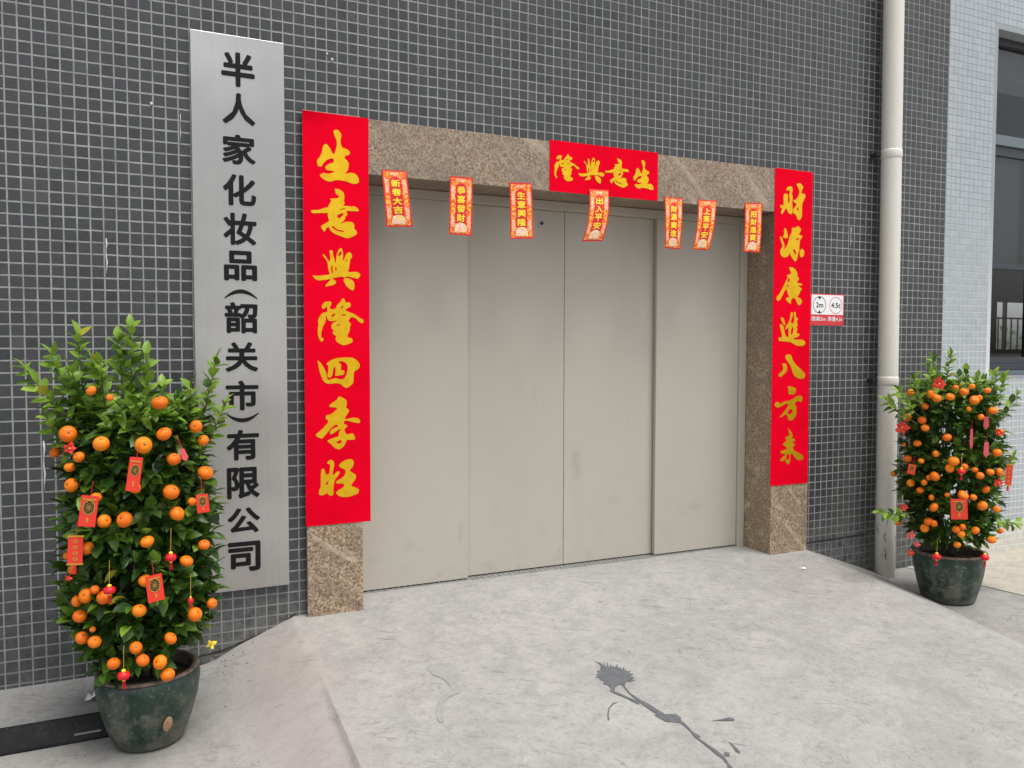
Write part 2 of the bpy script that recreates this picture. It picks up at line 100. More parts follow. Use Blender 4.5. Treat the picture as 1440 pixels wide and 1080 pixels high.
def _tile(pitch, base, tints, spread, r0=.22, r1=.42):
    def f(t):
        v=t.n('ShaderNodeVectorMath',operation='SCALE'); t.l(t.pos(),v.inputs[0]); v.inputs['Scale'].default_value=1/pitch
        fl=t.n('ShaderNodeVectorMath',operation='FLOOR'); t.l(v.outputs[0],fl.inputs[0])
        wn=t.n('ShaderNodeTexWhiteNoise',noise_dimensions='3D')
        s3=t.sep(fl.outputs[0]); cb=t.n('ShaderNodeCombineXYZ'); t.l(s3[0],cb.inputs[0]); t.l(s3[2],cb.inputs[2]); t.l(cb.outputs[0],wn.inputs[0])
        val=wn.outputs['Value']
        c=t.ramp(val,tints,'LINEAR')
        big=t.noise(1.3,3); c=t.mix(t.mr(big,.35,.7,0,.35),c,tuple(k*1.25 for k in base))
        # chalky film and fine scratches that sit on the glaze
        film=t.noise(22,6,.7); fine=t.noise(260,3,.7)
        z=t.sep()[2]
        low=t.mr(z,.0,.75,.55,.0)
        xx=t.sep()[0]; gr_=t.math('ADD',t.math('MULTIPLY',t.mr(xx,.45,.7,0,1),t.mr(xx,1.1,1.3,1,0)),t.math('MULTIPLY',t.mr(xx,4.2,4.4,0,1),t.mr(xx,5.0,5.3,1,.3)))
        gm=t.math('MULTIPLY',t.math('MULTIPLY',gr_,t.mr(z,.18,.42,1,0)),t.mr(t.noise(17,7,.75),.40,.56,0,1))
        f2=t.math('ADD',t.mr(film,.52,.8,0,.22),t.math('MULTIPLY',t.mr(film,.38,.62,0,1),low))
        c=t.mix(f2,c,tuple(min(1,k*.6+.10) for k in base))
        c=t.mix(t.mr(fine,.45,.75,0,.3),c,tuple(k*1.5+.01 for k in base))
        stv=t.noise(5,5,.7,vec=t.vec((1,1,.07))); c=t.mix(t.mr(stv,.56,.72,0,.30),c,tuple(k*.45 for k in base)); stw=t.noise(7,5,.7,vec=t.vec((1,1,.05),(0,0,.7))); c=t.mix(t.mr(stw,.60,.74,0,.22),c,tuple(k*1.2+.06 for k in base))
        c=t.mix(t.math('MULTIPLY',gm,.75),c,(.17,.17,.165))
        t.col(c)
        t.rough(t.mr(t.noise(40,4,.6),.3,.75,r0,r1))
        t.bump(t.noise(60,3,.6),.18,.003)
    return f
TB=(.046,.048,.050)
M_tile = mat('dark_glazed_tile', TB, .3, Specular_IOR_Level=.4, build=_tile(.05,TB,[(0,(.032,.033,.035)),(.25,(.044,.045,.047)),(.5,(.051,.050,.053)),(.7,(.038,.050,.046)),(.85,(.050,.044,.054)),(1,(.066,.068,.070))],1))
LB=(.35,.385,.41)
M_ltile = mat('pale_grey_tile', LB, .3, build=_tile(.0465,LB,[(0,(.32,.355,.38)),(.5,(.35,.385,.41)),(1,(.385,.42,.445))],1))
CB=(.60,.58,.50)
M_ctile = mat('cream_tile', CB, .35, build=_tile(.0465,CB,[(0,(.55,.53,.45)),(1,(.66,.64,.56))],1))
def _grout(t):
    n=t.noise(9,5,.65); n2=t.noise(120,3,.7)
    c=t.ramp(n,[(.3,(.18,.183,.18)),(.5,(.27,.27,.262)),(.72,(.38,.38,.365))])
    c=t.mix(t.mr(n2,.45,.8,0,.35),c,(.33,.33,.31))
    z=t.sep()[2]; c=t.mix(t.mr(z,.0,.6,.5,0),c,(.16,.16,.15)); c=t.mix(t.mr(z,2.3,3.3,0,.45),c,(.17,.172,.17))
    t.col(c); t.bump(n2,.4,.002)
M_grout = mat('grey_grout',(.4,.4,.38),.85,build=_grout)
def _lgrout(t):
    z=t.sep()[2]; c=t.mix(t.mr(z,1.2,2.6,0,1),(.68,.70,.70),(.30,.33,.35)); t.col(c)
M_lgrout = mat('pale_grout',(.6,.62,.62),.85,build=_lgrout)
def _granite(t):
    n=t.noise(86,4,.74); v=t.voro(150,out='Color'); n2=t.noise(140,3,.7)
    c=t.ramp(n,[(.33,(.05,.03,.018)),(.43,(.19,.105,.05)),(.50,(.31,.20,.105)),(.57,(.45,.33,.20)),(.70,(.62,.52,.38))])
    vs_=t.sep(v); c=t.mix(t.mr(vs_[0],.35,1,.0,.55),c,(.27,.20,.14))
    c=t.mix(t.mr(n2,.58,.66,0,.8),c,(.035,.022,.018))
    c=t.mix(t.mr(vs_[1],.78,.8,0,.5),c,(.62,.55,.46))
    vein=t.noise(1.0,6,.7,vec=t.rs((0,R_(-42),R_(12)),(2.0,9.0,15)),dist=.5)
    c=t.mix(t.mr(vein,.55,.63,0,.6),c,(.62,.52,.39))
    vein2=t.noise(1.6,4,.6,vec=t.rs((0,R_(-42),R_(12)),(1.3,5.0,7)),dist=.3)
    c=t.mix(t.mr(vein2,.35,.60,.45,0),c,(.17,.135,.11))
    z=t.sep()[2]; c=t.mix(t.mr(z,.9,2.4,0,.38),c,(.18,.135,.105))
    t.col(c); t.rough(t.mr(n,.3,.7,.3,.5)); t.bump(n,.25,.002)
M_granite = mat('brown_granite',(.3,.24,.18),.32,build=_granite)
def _conc(tint=(1,1,1), bright=1.0, pink=0.0):
    def f(t):
        n1=t.noise(1.3,6,.6); n2=t.noise(5.5,8,.72,dist=.5); n5=t.noise(20,8,.8,dist=.3); n6=t.noise(210,3,.7)
        k=bright
        def C(r,g,b): return (r*k*tint[0],g*k*tint[1],b*k*tint[2])
        c=t.ramp(n1,[(.25,C(.335,.333,.328)),(.5,C(.40,.397,.387)),(.75,C(.455,.45,.437))])
        c=t.mix(t.mr(n2,.50,.66,0,.6),c,C(.27,.268,.265)); nb=t.noise(2.4,5,.6,dist=.8); c=t.mix(t.mr(nb,.52,.66,0,.45),c,C(.285,.283,.278))
        c=t.mix(t.mr(n2,.32,.45,.4,0),c,C(.50,.493,.475))
        c=t.mix(t.mr(n5,.51,.66,0,.6),c,C(.235,.233,.23)); n7=t.noise(55,6,.8); c=t.mix(t.mr(n7,.56,.66,0,.6),c,C(.17,.168,.165)); c=t.mix(t.mr(n7,.32,.42,.4,0),c,C(.58,.575,.56))
        c=t.mix(t.mr(n5,.33,.45,.5,0),c,C(.54,.535,.52))
        c=t.mix(t.mr(n6,.40,.65,.22,0),c,C(.20,.20,.195))
        # sparse short trowel scratches in two directions, specks and hairlines
        sc=t.noise(9,5,.7,vec=t.rs((0,0,R_(34)),(.8,4.5,1)),dist=.5); pt=t.noise(3.1,3,.6)
        c=t.mix(t.math('MULTIPLY',t.mr(sc,.585,.66,0,.75),t.mr(pt,.45,.56,0,1)),c,C(.17,.168,.165))
        sc2=t.noise(8,5,.7,vec=t.rs((0,0,R_(-20)),(.9,4.0,1)),dist=.9); pt2=t.noise(2.3,3,.6,vec=t.vec((1,1,1),(0,0,1.0)))
        c=t.mix(t.math('MULTIPLY',t.mr(sc2,.60,.68,0,.65),t.mr(pt2,.47,.58,0,1)),c,C(.19,.188,.185))
        sp=t.voro(19); c=t.mix(t.mr(sp,.035,.075,.6,0),c,C(.12,.12,.12))
        hl=t.noise(2.6,4,.6,dist=1.6)
        a=t.math('ABSOLUTE',t.math('SUBTRACT',hl,.5)); br=t.noise(4.5,2)
        line=t.math('MULTIPLY',t.mr(a,.0,.007,.7,0),t.mr(br,.47,.54,0,1))
        c=t.mix(line,c,C(.17,.165,.16))
        if pink:
            p=t.sep(); m=t.math('MULTIPLY',t.mr(p[0],.68,.95,0,1),t.mr(p[0],1.0,1.3,1,0)); c=t.mix(t.math('MULTIPLY',m,pink),c,(.32,.272,.26))
        t.col(c); t.rough(t.mr(n2,.3,.7,.6,.85)); t.bump(t.math('ADD',n5,t.math('MULTIPLY',n6,.3)),.3,.004)
    return f
M_ramp = mat('ramp_concrete',(.45,.45,.43),.7,build=_conc(tint=(1.015,1,.975),bright=.81,pink=.6))
M_ground = mat('ground_concrete',(.4,.4,.38),.75,build=_conc((1.02,1.0,.95),.74))
M_ledge = mat('ledge_concrete',(.3,.3,.3),.7,build=_conc((1,1,1.0),.62))
M_pave = mat('cream_paving',(.6,.55,.47),.7,build=_conc((1.12,1.03,.88),.95))
def _door(t):
    n=t.noise(1.2,3,.5); n2=t.noise(2.5,5,.6,vec=t.vec((3,1,.5)))
    c=t.mix(t.mr(n,.3,.7,0,1),(.43,.402,.338),(.46,.432,.365)); c=t.mix(t.mr(n2,.58,.8,0,.25),c,(.33,.31,.27))
    sm=t.noise(9,5,.6); z=t.sep()[2]
    c=t.mix(t.math('MULTIPLY',t.mr(sm,.55,.75,0,.5),t.mr(z,.2,.8,1,.1)),c,(.30,.29,.26))
    for (sx,sz,rx,rz,k) in ((2.79,.83,.035,.10,.35),(2.05,.50,.02,.06,.3),(3.05,.60,.05,.03,.2),(1.75,.45,.03,.05,.2),(3.62,.52,.06,.03,.18)):
        p=t.sep(); dx=t.math('DIVIDE',t.math('SUBTRACT',p[0],sx),rx); dz=t.math('DIVIDE',t.math('SUBTRACT',p[2],sz),rz)
        d2=t.math('ADD',t.math('MULTIPLY',dx,dx),t.math('MULTIPLY',dz,dz)); d2=t.math('ADD',d2,t.mr(t.noise(30,4,.7),.3,.7,-.6,.6))
        c=t.mix(t.mr(d2,.1,1.2,k,0),c,(.26,.25,.22))
    t.col(c); t.rough(t.mr(n2,.3,.7,.30,.46)); t.bump(t.math('ADD',t.noise(420,2),t.math('MULTIPLY',t.noise(2.2,3,.5),2.2)),.05,.004)
M_door = mat('beige_painted_steel',(.43,.41,.35),.42,build=_door)
M_dark = mat('dark_gap',(.012,.012,.012),.8)
def _brush(t):
    s=t.noise(1,4,.6,vec=t.vec((900,10,1.2)))
    c=t.mix(t.mr(s,.3,.7,0,1),(.50,.49,.475),(.58,.57,.55)); sm=t.noise(1.1,3,.5,vec=t.vec((1,1,1))); c=t.mix(t.mr(sm,.42,.58,0,.55),c,(.31,.295,.28)); t.col(c); t.rough(t.mr(s,.3,.7,.26,.36))  # broad darker patches put the plate's uneven reflection into its colour
M_steel = mat('brushed_stainless',(.62,.61,.6),.36,.85,build=_brush)
M_sedge = mat('steel_edge',(.45,.45,.44),.4,.8)
M_black = mat('black_letter_paint',(.008,.007,.008),.6,Specular_IOR_Level=.2)
def _paper(t):
    n=t.noise(2.6,4,.6); c=t.mix(t.mr(n,.42,.7,0,.6),(.80,.0006,.018),(.62,.0006,.012)); t.col(c)
    t.bump(t.math('ADD',t.noise(7,4,.6),t.math('MULTIPLY',t.noise(2.2,3,.5,vec=t.rs((0,R_(35),0),(1,1,6))),.6)),.28,.014)
M_red = mat('red_flock_paper',(.85,.003,.02),.8,build=_paper,Specular_IOR_Level=.03)
def _gold(t):
    n=t.noise(30,3); c=t.mix(t.mr(n,.3,.7,0,1),(.80,.45,.006),(.90,.55,.012)); t.col(c)
M_gold = mat('gold_foil',(.85,.5,.01),.30,.6,build=_gold)
M_orange = mat('orange_print',(.86,.19,.01),.45,build=lambda t:(lambda q:t.col(t.ramp(q[0],[(0,(.84,.12,.01)),(.45,(.88,.22,.012)),(.55,(.90,.42,.02)),(.8,(.80,.05,.02)),(.9,(.9,.42,.26))],'CONSTANT')))(t.sep(t.voro(150,out='Color'))))
M_redp = mat('red_print',(.68,.006,.010),.45)
M_pink = mat('pink_print',(.86,.40,.26),.45,build=lambda t:(lambda q:t.col(t.ramp(q[0],[(0,(.88,.40,.28)),(.5,(.90,.58,.38)),(.7,(.86,.28,.10)),(.85,(.9,.6,.2))],'CONSTANT')))(t.sep(t.voro(170,out='Color'))))
M_cream = mat('cream_print',(.9,.6,.42),.45,build=lambda t:(lambda q:t.col(t.ramp(q[0],[(0,(.88,.55,.42)),(.4,(.90,.72,.55)),(.65,(.88,.42,.34)),(.8,(.9,.62,.18))],'CONSTANT')))(t.sep(t.voro(120,out='Color'))))
M_yel = mat('yellow_print',(.92,.68,.03),.4)
M_white = mat('white_print',(.85,.85,.85),.4)
M_signred = mat('sign_red',(.66,.03,.045),.4)
def _pvc(t):
    z=t.sep()[2]; n=t.noise(14,6,.7,vec=t.vec((1,1,.35))); st=t.noise(22,6,.75,vec=t.vec((1,1,.22)))
    c=t.mix(t.mr(n,.4,.7,0,.3),(.70,.67,.60),(.60,.56,.48))
    g=t.math('MULTIPLY',t.mr(z,.55,1.05,1,0),t.mr(n,.36,.58,0,1)); c=t.mix(t.math('MULTIPLY',g,.5),c,(.66,.64,.59))
    g2=t.math('MULTIPLY',t.mr(z,.15,1.0,1,0),t.mr(st,.59,.64,0,1)); c=t.mix(g2,c,(.10,.09,.08))
    t.col(c)
M_pvc = mat('cream_pvc',(.7,.67,.6),.42,build=_pvc)
def _glaze(t):
    tc=t.n('ShaderNodeTexCoord').outputs['Object']; z=t.sep(tc)[2]
    n=t.noise(12,7,.7,vec=tc); n2=t.noise(55,5,.75,vec=tc); sv=t.noise(20,4,.6,vec=t.vec((1,1,.12),src=tc))
    c=t.ramp(sv,[(.3,(.004,.017,.012)),(.6,(.010,.038,.025)),(.8,(.03,.055,.035))])
    w_=t.math('MULTIPLY',t.mr(n,.46,.62,0,1),t.mr(z,.02,.28,1.0,.12))
    c=t.mix(w_,c,(.155,.15,.12)); str_=t.noise(26,5,.7,vec=t.vec((1,1,.10),src=tc)); c=t.mix(t.mr(str_,.54,.68,0,.5),c,(.10,.115,.09))
    c=t.mix(t.math('MULTIPLY',t.mr(n2,.55,.66,0,.85),t.mr(n,.38,.6,.1,1)),c,(.25,.25,.22))
    c=t.mix(t.mr(z,.0,.05,.6,0),c,(.17,.155,.13))
    t.col(c); t.rough(t.math('ADD',t.mr(n,.35,.65,.24,.55),t.math('MULTIPLY',t.mr(n2,.5,.7,0,1),.2))); t.bump(t.math('ADD',sv,t.math('MULTIPLY',n2,.5)),.4,.006)
M_pot = mat('green_glazed_pot',(.03,.05,.04),.35,build=_glaze)
M_rim = mat('pot_rim_clay',(.16,.115,.085),.6,build=lambda t:(t.col(t.ramp(t.noise(30,5),[(.3,(.05,.045,.035)),(.6,(.17,.125,.09)),(.8,(.26,.2,.15))]))))
M_clay = mat('bare_clay',(.42,.25,.14),.8,build=lambda t:t.col(t.mix(t.mr(t.noise(60,4),.4,.7,0,1),(.45,.27,.15),(.25,.15,.09))))
M_soil = mat('potting_soil',(.035,.022,.016),.95,build=lambda t:(t.col(t.mix(t.mr(t.noise(70,4),.4,.7,0,1),(.02,.012,.009),(.08,.05,.035))),t.bump(t.noise(60,4),1,.02)))
def leafm(name,a,b,tr):
    def f(t):
        oi=t.n('ShaderNodeObjectInfo').outputs['Random']; n=t.noise(9,3)
        c=t.mix(t.mr(n,.35,.65,0,1),a,b); t.col(c); t.rough(t.mr(t.noise(60,3),.3,.7,.28,.45))
        # light passing through the blade
        tl=t.n('ShaderNodeBsdfTranslucent'); t.l(c,tl.inputs[0]); ad=t.n('ShaderNodeMixShader'); ad.inputs[0].default_value=tr
        out=[x for x in t.t.nodes if x.type=='OUTPUT_MATERIAL'][0]
        t.l(t.b.outputs[0],ad.inputs[1]); t.l(tl.outputs[0],ad.inputs[2]); t.l(ad.outputs[0],out.inputs[0])
    return mat(name,a,.35,build=f,Specular_IOR_Level=.33)
LEAFM=[leafm('leaf_dark',(.017,.046,.008),(.034,.085,.012),.15), leafm('leaf_green',(.050,.118,.013),(.092,.175,.02),.2), leafm('leaf_young',(.15,.28,.028),(.24,.38,.05),.25), leafm('leaf_yellowing',(.30,.30,.03),(.42,.36,.04),.25)]
M_twig = mat('twig_bark',(.06,.075,.03),.7)
M_trunk = mat('trunk_bark',(.09,.07,.05),.85,build=lambda t:(t.col(t.mix(t.mr(t.noise(40,5),.4,.7,0,1),(.05,.04,.03),(.16,.13,.10))),t.bump(t.noise(50,4),.5,.01)))
def _mand(t):
    tc=t.n('ShaderNodeTexCoord').outputs['Object']; r=t.n('ShaderNodeObjectInfo').outputs['Random']
    c=t.mix(r,(.74,.130,.001),(.86,.225,.003)); c=t.mix(t.mr(t.noise(35,3,vec=tc),.45,.75,0,.3),c,(.86,.25,.004)); t.col(c)
    t.bump(t.voro(320,vec=tc),.25,.0015)
M_mand = mat('mandarin_peel',(.87,.24,.005),.42,build=_mand,Specular_IOR_Level=.35)
M_calyx = mat('calyx',(.05,.10,.02),.6)
M_env = mat('red_packet_paper',(.80,.035,.018),.5)
M_pinkp = mat('faded_pink_paper',(.75,.10,.12),.6)
M_lant = mat('red_lantern_silk',(.72,.005,.012),.4)
M_tass = mat('red_thread',(.62,.012,.02),.6)
M_thread = mat('gold_thread',(.55,.35,.04),.5)
M_goldp = mat('gold_print',(.62,.36,.05),.4,.5)
M_blk = mat('black_print',(.03,.012,.008),.5)
def _rub(t):
    n=t.noise(14,6,.7); n2=t.noise(70,4,.7)
    c=t.mix(t.mr(n,.5,.72,0,.7),(.010,.010,.011),(.030,.030,.031)); c=t.mix(t.mr(n2,.62,.75,0,.5),c,(.14,.135,.13)); t.col(c)
M_rubber = mat('black_rubber',(.02,.02,.02),.6,build=_rub,Specular_IOR_Level=.25)
M_stain = mat('damp_stain',(.08,.085,.095),.7,build=lambda t:t.col(t.mix(t.mr(t.noise(60,6,.7),.35,.7,0,1),(.070,.076,.088),(.135,.14,.145))))
M_stain2 = mat('faint_stain',(.30,.298,.29),.7,build=lambda t:t.col(t.mix(t.mr(t.noise(22,7,.75),.35,.65,0,1),(.225,.223,.218),(.30,.298,.29))))
M_drip = mat('dried_white_paint',(.55,.56,.55),.6)
M_frame = mat('dark_window_frame',(.035,.04,.05),.4)
M_bluesill = mat('window_sill_stone',(.10,.125,.16),.5)
M_trans = mat('pale_transom',(.13,.165,.18),.4)
M_room = mat('room_paint',(.22,.22,.21),.9)
M_reflpanel = mat('grey_reflection_panel',(.20,.205,.21),.8)  # grey of the pane reflection, put into a panel's colour
def _glass():
    m=bpy.data.materials.new('window_glass'); m.use_nodes=True; t=m.node_tree; t.nodes.clear()
    tr=t.nodes.new('ShaderNodeBsdfTransparent'); tr.inputs[0].default_value=(.75,.78,.78,1)
    gl=t.nodes.new('ShaderNodeBsdfGlossy'); gl.inputs['Roughness'].default_value=.02
    fr=t.nodes.new('ShaderNodeFresnel'); fr.inputs[0].default_value=1.6
    mx=t.nodes.new('ShaderNodeMixShader'); o=t.nodes.new('ShaderNodeOutputMaterial')
    t.links.new(fr.outputs[0],mx.inputs[0]); t.links.new(tr.outputs[0],mx.inputs[1]); t.links.new(gl.outputs[0],mx.inputs[2]); t.links.new(mx.outputs[0],o.inputs[0])
    return m
M_glass=_glass()
M_hedge = mat('hedge_green',(.10,.16,.05),.8,build=lambda t:t.col(t.ramp(t.noise(6,6,.7),[(.3,(.05,.09,.03)),(.6,(.16,.22,.09)),(.8,(.30,.34,.2))])))
M_grime = mat('black_grime',(.02,.02,.019),.9)
M_rail = mat('dark_railing',(.02,.02,.02),.5)

# ------------------------------------------------------------------ object helpers
def link(name, me, m=None, parent=None):
    o=bpy.data.objects.new(name,me); COL.objects.link(o)
    if m is not None:
        for k in (m if isinstance(m,(list,tuple)) else [m]): me.materials.append(k)
    if parent is not None: o.parent=parent
    return o
def tag(o,label,cat,group=None):
    o['label']=label; o['category']=cat
    if group: o['group']=group
    return o
def struct(o): o['kind']='structure'; return o
def empty(name,loc=(0,0,0),rz=0.0):
    o=bpy.data.objects.new(name,None); COL.objects.link(o); o.location=loc; o.rotation_euler=(0,0,rz); o.empty_display_size=.05; return o
def mesh(vs_,fs,smooth=False):
    me=bpy.data.meshes.new('m'); me.from_pydata(vs_,[],fs); me.update()
    if smooth: me.polygons.foreach_set('use_smooth',[True]*len(me.polygons))
    return me
def boxes(bl,bevel=0.0):
    bm=bmesh.new()
    for (x0,y0,z0,x1,y1,z1) in bl:
        r=bmesh.ops.create_cube(bm,size=1)['verts']
        for v in r: v.co=Vector((x0+(v.co.x+.5)*(x1-x0),y0+(v.co.y+.5)*(y1-y0),z0+(v.co.z+.5)*(z1-z0)))
    if bevel: bmesh.ops.bevel(bm,geom=list(bm.edges),offset=bevel,segments=2,affect='EDGES',profile=.5)
    me=bpy.data.meshes.new('m'); bm.to_mesh(me); bm.free(); return me
def lathe(prof,n=48,smooth=True,wob=0.0):
    vv=[];ff=[]
    for i,(r,z) in enumerate(prof):
        for k in range(n):
            a=2*math.pi*k/n; rr=r*(1+wob*noise.noise(Vector((math.cos(a)*2,math.sin(a)*2,z*6))))
            vv.append((rr*math.cos(a),rr*math.sin(a),z))
    for i in range(len(prof)-1):
        for k in range(n):
            a=i*n+k;b=i*n+(k+1)%n; ff.append((a,b,b+n,a+n))
    return mesh(vv,ff,smooth)
def tube(vv,ff,pts,rads,n=6,cap=True):
    base=len(vv); prev=None
    for i,p in enumerate(pts):
        p=Vector(p); d=(Vector(pts[min(i+1,len(pts)-1)])-Vector(pts[max(i-1,0)])).normalized()
        u=d.cross(Vector((0,0,1)) if abs(d.z)<.9 else Vector((1,0,0))).normalized(); v=d.cross(u)
        for k in range(n):
            a=2*math.pi*k/n; q=p+(u*math.cos(a)+v*math.sin(a))*rads[i]; vv.append(tuple(q))
    for i in range(len(pts)-1):
        for k in range(n):
            a=base+i*n+k;b=base+i*n+(k+1)%n; ff.append((a,b,b+n,a+n))
    if cap:
        ff.append(tuple(base+k for k in range(n))[::-1]); e=base+(len(pts)-1)*n; ff.append(tuple(e+k for k in range(n)))
def smooth_poly(p,n=3):
    out=[];L=len(p)
    for i in range(L):
        p0,p1,p2,p3=p[i-1],p[i],p[(i+1)%L],p[(i+2)%L]
        for k in range(n):
            t=k/n
            out.append(tuple(.5*((2*p1[j])+(-p0[j]+p2[j])*t+(2*p0[j]-5*p1[j]+4*p2[j]-p3[j])*t*t+(-p0[j]+3*p1[j]-3*p2[j]+p3[j])*t**3) for j in (0,1)))
    return out
def fill2d(polys):
    """flat filled mesh (even-odd) of closed 2-D outlines -> (verts2d, faces)"""
    c=bpy.data.curves.new('c','CURVE'); c.dimensions='2D'; c.fill_mode='BOTH'
    for p in polys:
        s=c.splines.new('POLY'); s.points.add(len(p)-1)
        for i,(x,y) in enumerate(p): s.points[i].co=(x,y,0,1)
        s.use_cyclic_u=True
    o=bpy.data.objects.new('c',c); COL.objects.link(o); bpy.context.view_layer.update()
    me=o.evaluated_get(bpy.context.evaluated_depsgraph_get()).to_mesh()
    vs2=[(v.co.x,v.co.y) for v in me.vertices]; fs=[tuple(p.vertices) for p in me.polygons]
    bpy.data.objects.remove(o); bpy.data.curves.remove(c); return vs2,fs
def text2d(txt,offset=0.0):
    """glyph outline filled, thickened by laying shifted copies side by side"""
    c=bpy.data.curves.new('t','FONT'); c.body=txt; c.size=1; c.resolution_u=3
    o=bpy.data.objects.new('t',c); COL.objects.link(o); bpy.context.view_layer.update()
    me=o.evaluated_get(bpy.context.evaluated_depsgraph_get()).to_mesh()
    v0=[(v.co.x,v.co.y) for v in me.vertices]; f0=[tuple(p.vertices) for p in me.polygons]
    bpy.data.objects.remove(o); bpy.data.curves.remove(c)
    vs2=[];fs=[]
    for (a,b) in ([(0,0)] if not offset else [(0,0)]+[(math.cos(k*math.pi/4)*offset,math.sin(k*math.pi/4)*offset) for k in range(8)]):
        n=len(vs2); vs2+=[(x+a,y+b) for x,y in v0]; fs+=[tuple(n+i for i in f) for f in f0]
    return vs2,fs
def layers(vs2,n0=9):
    """tiny forward step for each shifted copy so that no two faces share a plane"""
    k=len(vs2)//n0; return [min(i//k,n0-1)*.00006 for i in range(len(vs2))]
def fit(vs2,x0,z0,x1,z1):
    a=min(v[0] for v in vs2);b=max(v[0] for v in vs2);c=min(v[1] for v in vs2);d=max(v[1] for v in vs2)
    return [(x0+(v[0]-a)/(b-a)*(x1-x0), z0+(v[1]-c)/(d-c)*(z1-z0)) for v in vs2]
def wallmesh(vs2,fs,y,thick=0.0,fn=None,lay=None):
    """x,z outline placed on a wall facing -Y; optional thickness towards the wall"""
    f=fn or (lambda x,z,d:(x,y+d,z)); n=len(vs2)
    vv=[f(x,z,-(lay[i] if lay else 0)) for i,(x,z) in enumerate(vs2)]; ff=[]
    from collections import Counter
    ed=Counter()
    for fc in fs:
        a=[vs2[i] for i in fc]; ar=sum(a[i][0]*a[(i+1)%len(a)][1]-a[(i+1)%len(a)][0]*a[i][1] for i in range(len(a)))
        fc=fc if ar>0 else fc[::-1]; ff.append(fc)
        for i in range(len(fc)): ed[(fc[i],fc[(i+1)%len(fc)])]+=1
    if thick:
        vv+=[f(x,z,thick) for x,z in vs2]
        for (a,b) in list(ed):
            if (b,a) not in ed: ff.append((b,a,a+n,b+n))
    return mesh(vv,ff)

# ================================================================== SETTING
g=mesh([(-240,-240,0),(240,-240,0),(240,240,0),(-240,240,0)],[(0,1,2,3)]); struct(link('ground',g,M_ground))
pv=mesh([(5.312,-.47,.004),(5.24,0.0,.004),(14,0.0,.004),(14,-5.5,.004),(6.1,-5.5,.004)],[(0,1,2,3,4)][::-1]); 
pv=mesh([(5.24,0.0,.004),(6.05,-5.5,.004),(14,-5.5,.004),(14,0.0,.004)],[(0,1,2,3)]); struct(link('pavement',pv,M_pave))
def sstep(a,b,x):
    t=max(0,min(1,(x-a)/(b-a))); return t*t*(3-2*t)
def ramp_z(x,y):
    zt=.232+.0967*min(y,0); t=min(1,max(0,-y/2.4))
    if x<1.125:
        xf=.60+.48*t; s=(x-xf)/(1.125-xf)
        z=-.012 if s<0 else zt*(.55*s+.45*sstep(0,1,s))
        k=1-sstep(.0,.42,-y)
        if k>0:
            pr=[(.30,.0),(.45,.035),(.67,.053),(.76,.072),(.886,.137),(1.014,.185),(1.125,.232)]; zw=-.012 if x<.30 else 0
            for (xa,za),(xb,zb) in zip(pr,pr[1:]):
                if xa<=x<=xb: zw=za+(zb-za)*(x-xa)/(xb-xa)
            z=max(z,0)*(1-k)+zw*k
        if z<=0: return -.012
        z*=1-.20*sstep(.55,1.15,-y)
    elif x>4.30:
        xf=4.955+.325*min(y,0); 
        if xf<=4.31: z=zt if x<4.30 else -.012
        else:
            s=(xf-x)/(xf-4.30); z=zt*s if s>0 else -.012
    else: z=zt
    z+=.0022*noise.noise(Vector((x*3,y*3,0)))+.0012*noise.noise(Vector((x*9,y*9,3)))
    return max(z,-.012)
xs=sorted(set([round(.29+.03*i,4) for i in range(160)]+[1.122,1.128,4.295,4.305])); ys=[round(-2.6+.03*i,4) for i in range(99)]
vv=[(x,y,ramp_z(x,y)) for y in ys for x in xs]; nx=len(xs)
ff=[(j*nx+i,j*nx+i+1,(j+1)*nx+i+1,(j+1)*nx+i) for j in range(len(ys)-1) for i in range(nx-1)]
ramp=struct(link('ramp',mesh(vv,ff,True),M_ramp))
def subdivide(vs2,fs,maxlen):
    bm=bmesh.new(); V=[bm.verts.new((x,y,0)) for x,y in vs2]
    for f in fs:
        try: bm.faces.new([V[i] for i in f])
        except ValueError: pass
    bmesh.ops.triangulate(bm,faces=bm.faces[:])
    for _ in range(6):
        e=[e for e in bm.edges if e.calc_length()>maxlen]
        if not e: break
        bmesh.ops.subdivide_edges(bm,edges=e,cuts=1); bmesh.ops.triangulate(bm,faces=bm.faces[:])
    bm.verts.index_update(); r=[(v.co.x,v.co.y) for v in bm.verts],[tuple(v.index for v in f.verts) for f in bm.faces]; bm.free(); return r
def on_ramp(name,polys,m,off,ml=.05):
    v2,f2=fill2d(polys); v2,f2=subdivide(v2,f2,ml)
    f2=[f if sum(v2[f[k]][0]*v2[f[(k+1)%3]][1]-v2[f[(k+1)%3]][0]*v2[f[k]][1] for k in range(3))>0 else f[::-1] for f in f2]
    return link(name,mesh([(x,y,ramp_z(x,y)+off) for x,y in v2],f2),m,ramp)
for p in D['ST']: on_ramp('stain',p,M_stain,.0025)
for p in D['FA']: on_ramp('faint_stain',[smooth_poly(p)],M_stain2,.0022)
# concrete ledge at the foot of the wall, left
bm=boxes([(-3,-.392,-.05,.60,.01,.085)],.006); struct(link('ledge',bm,M_ledge))

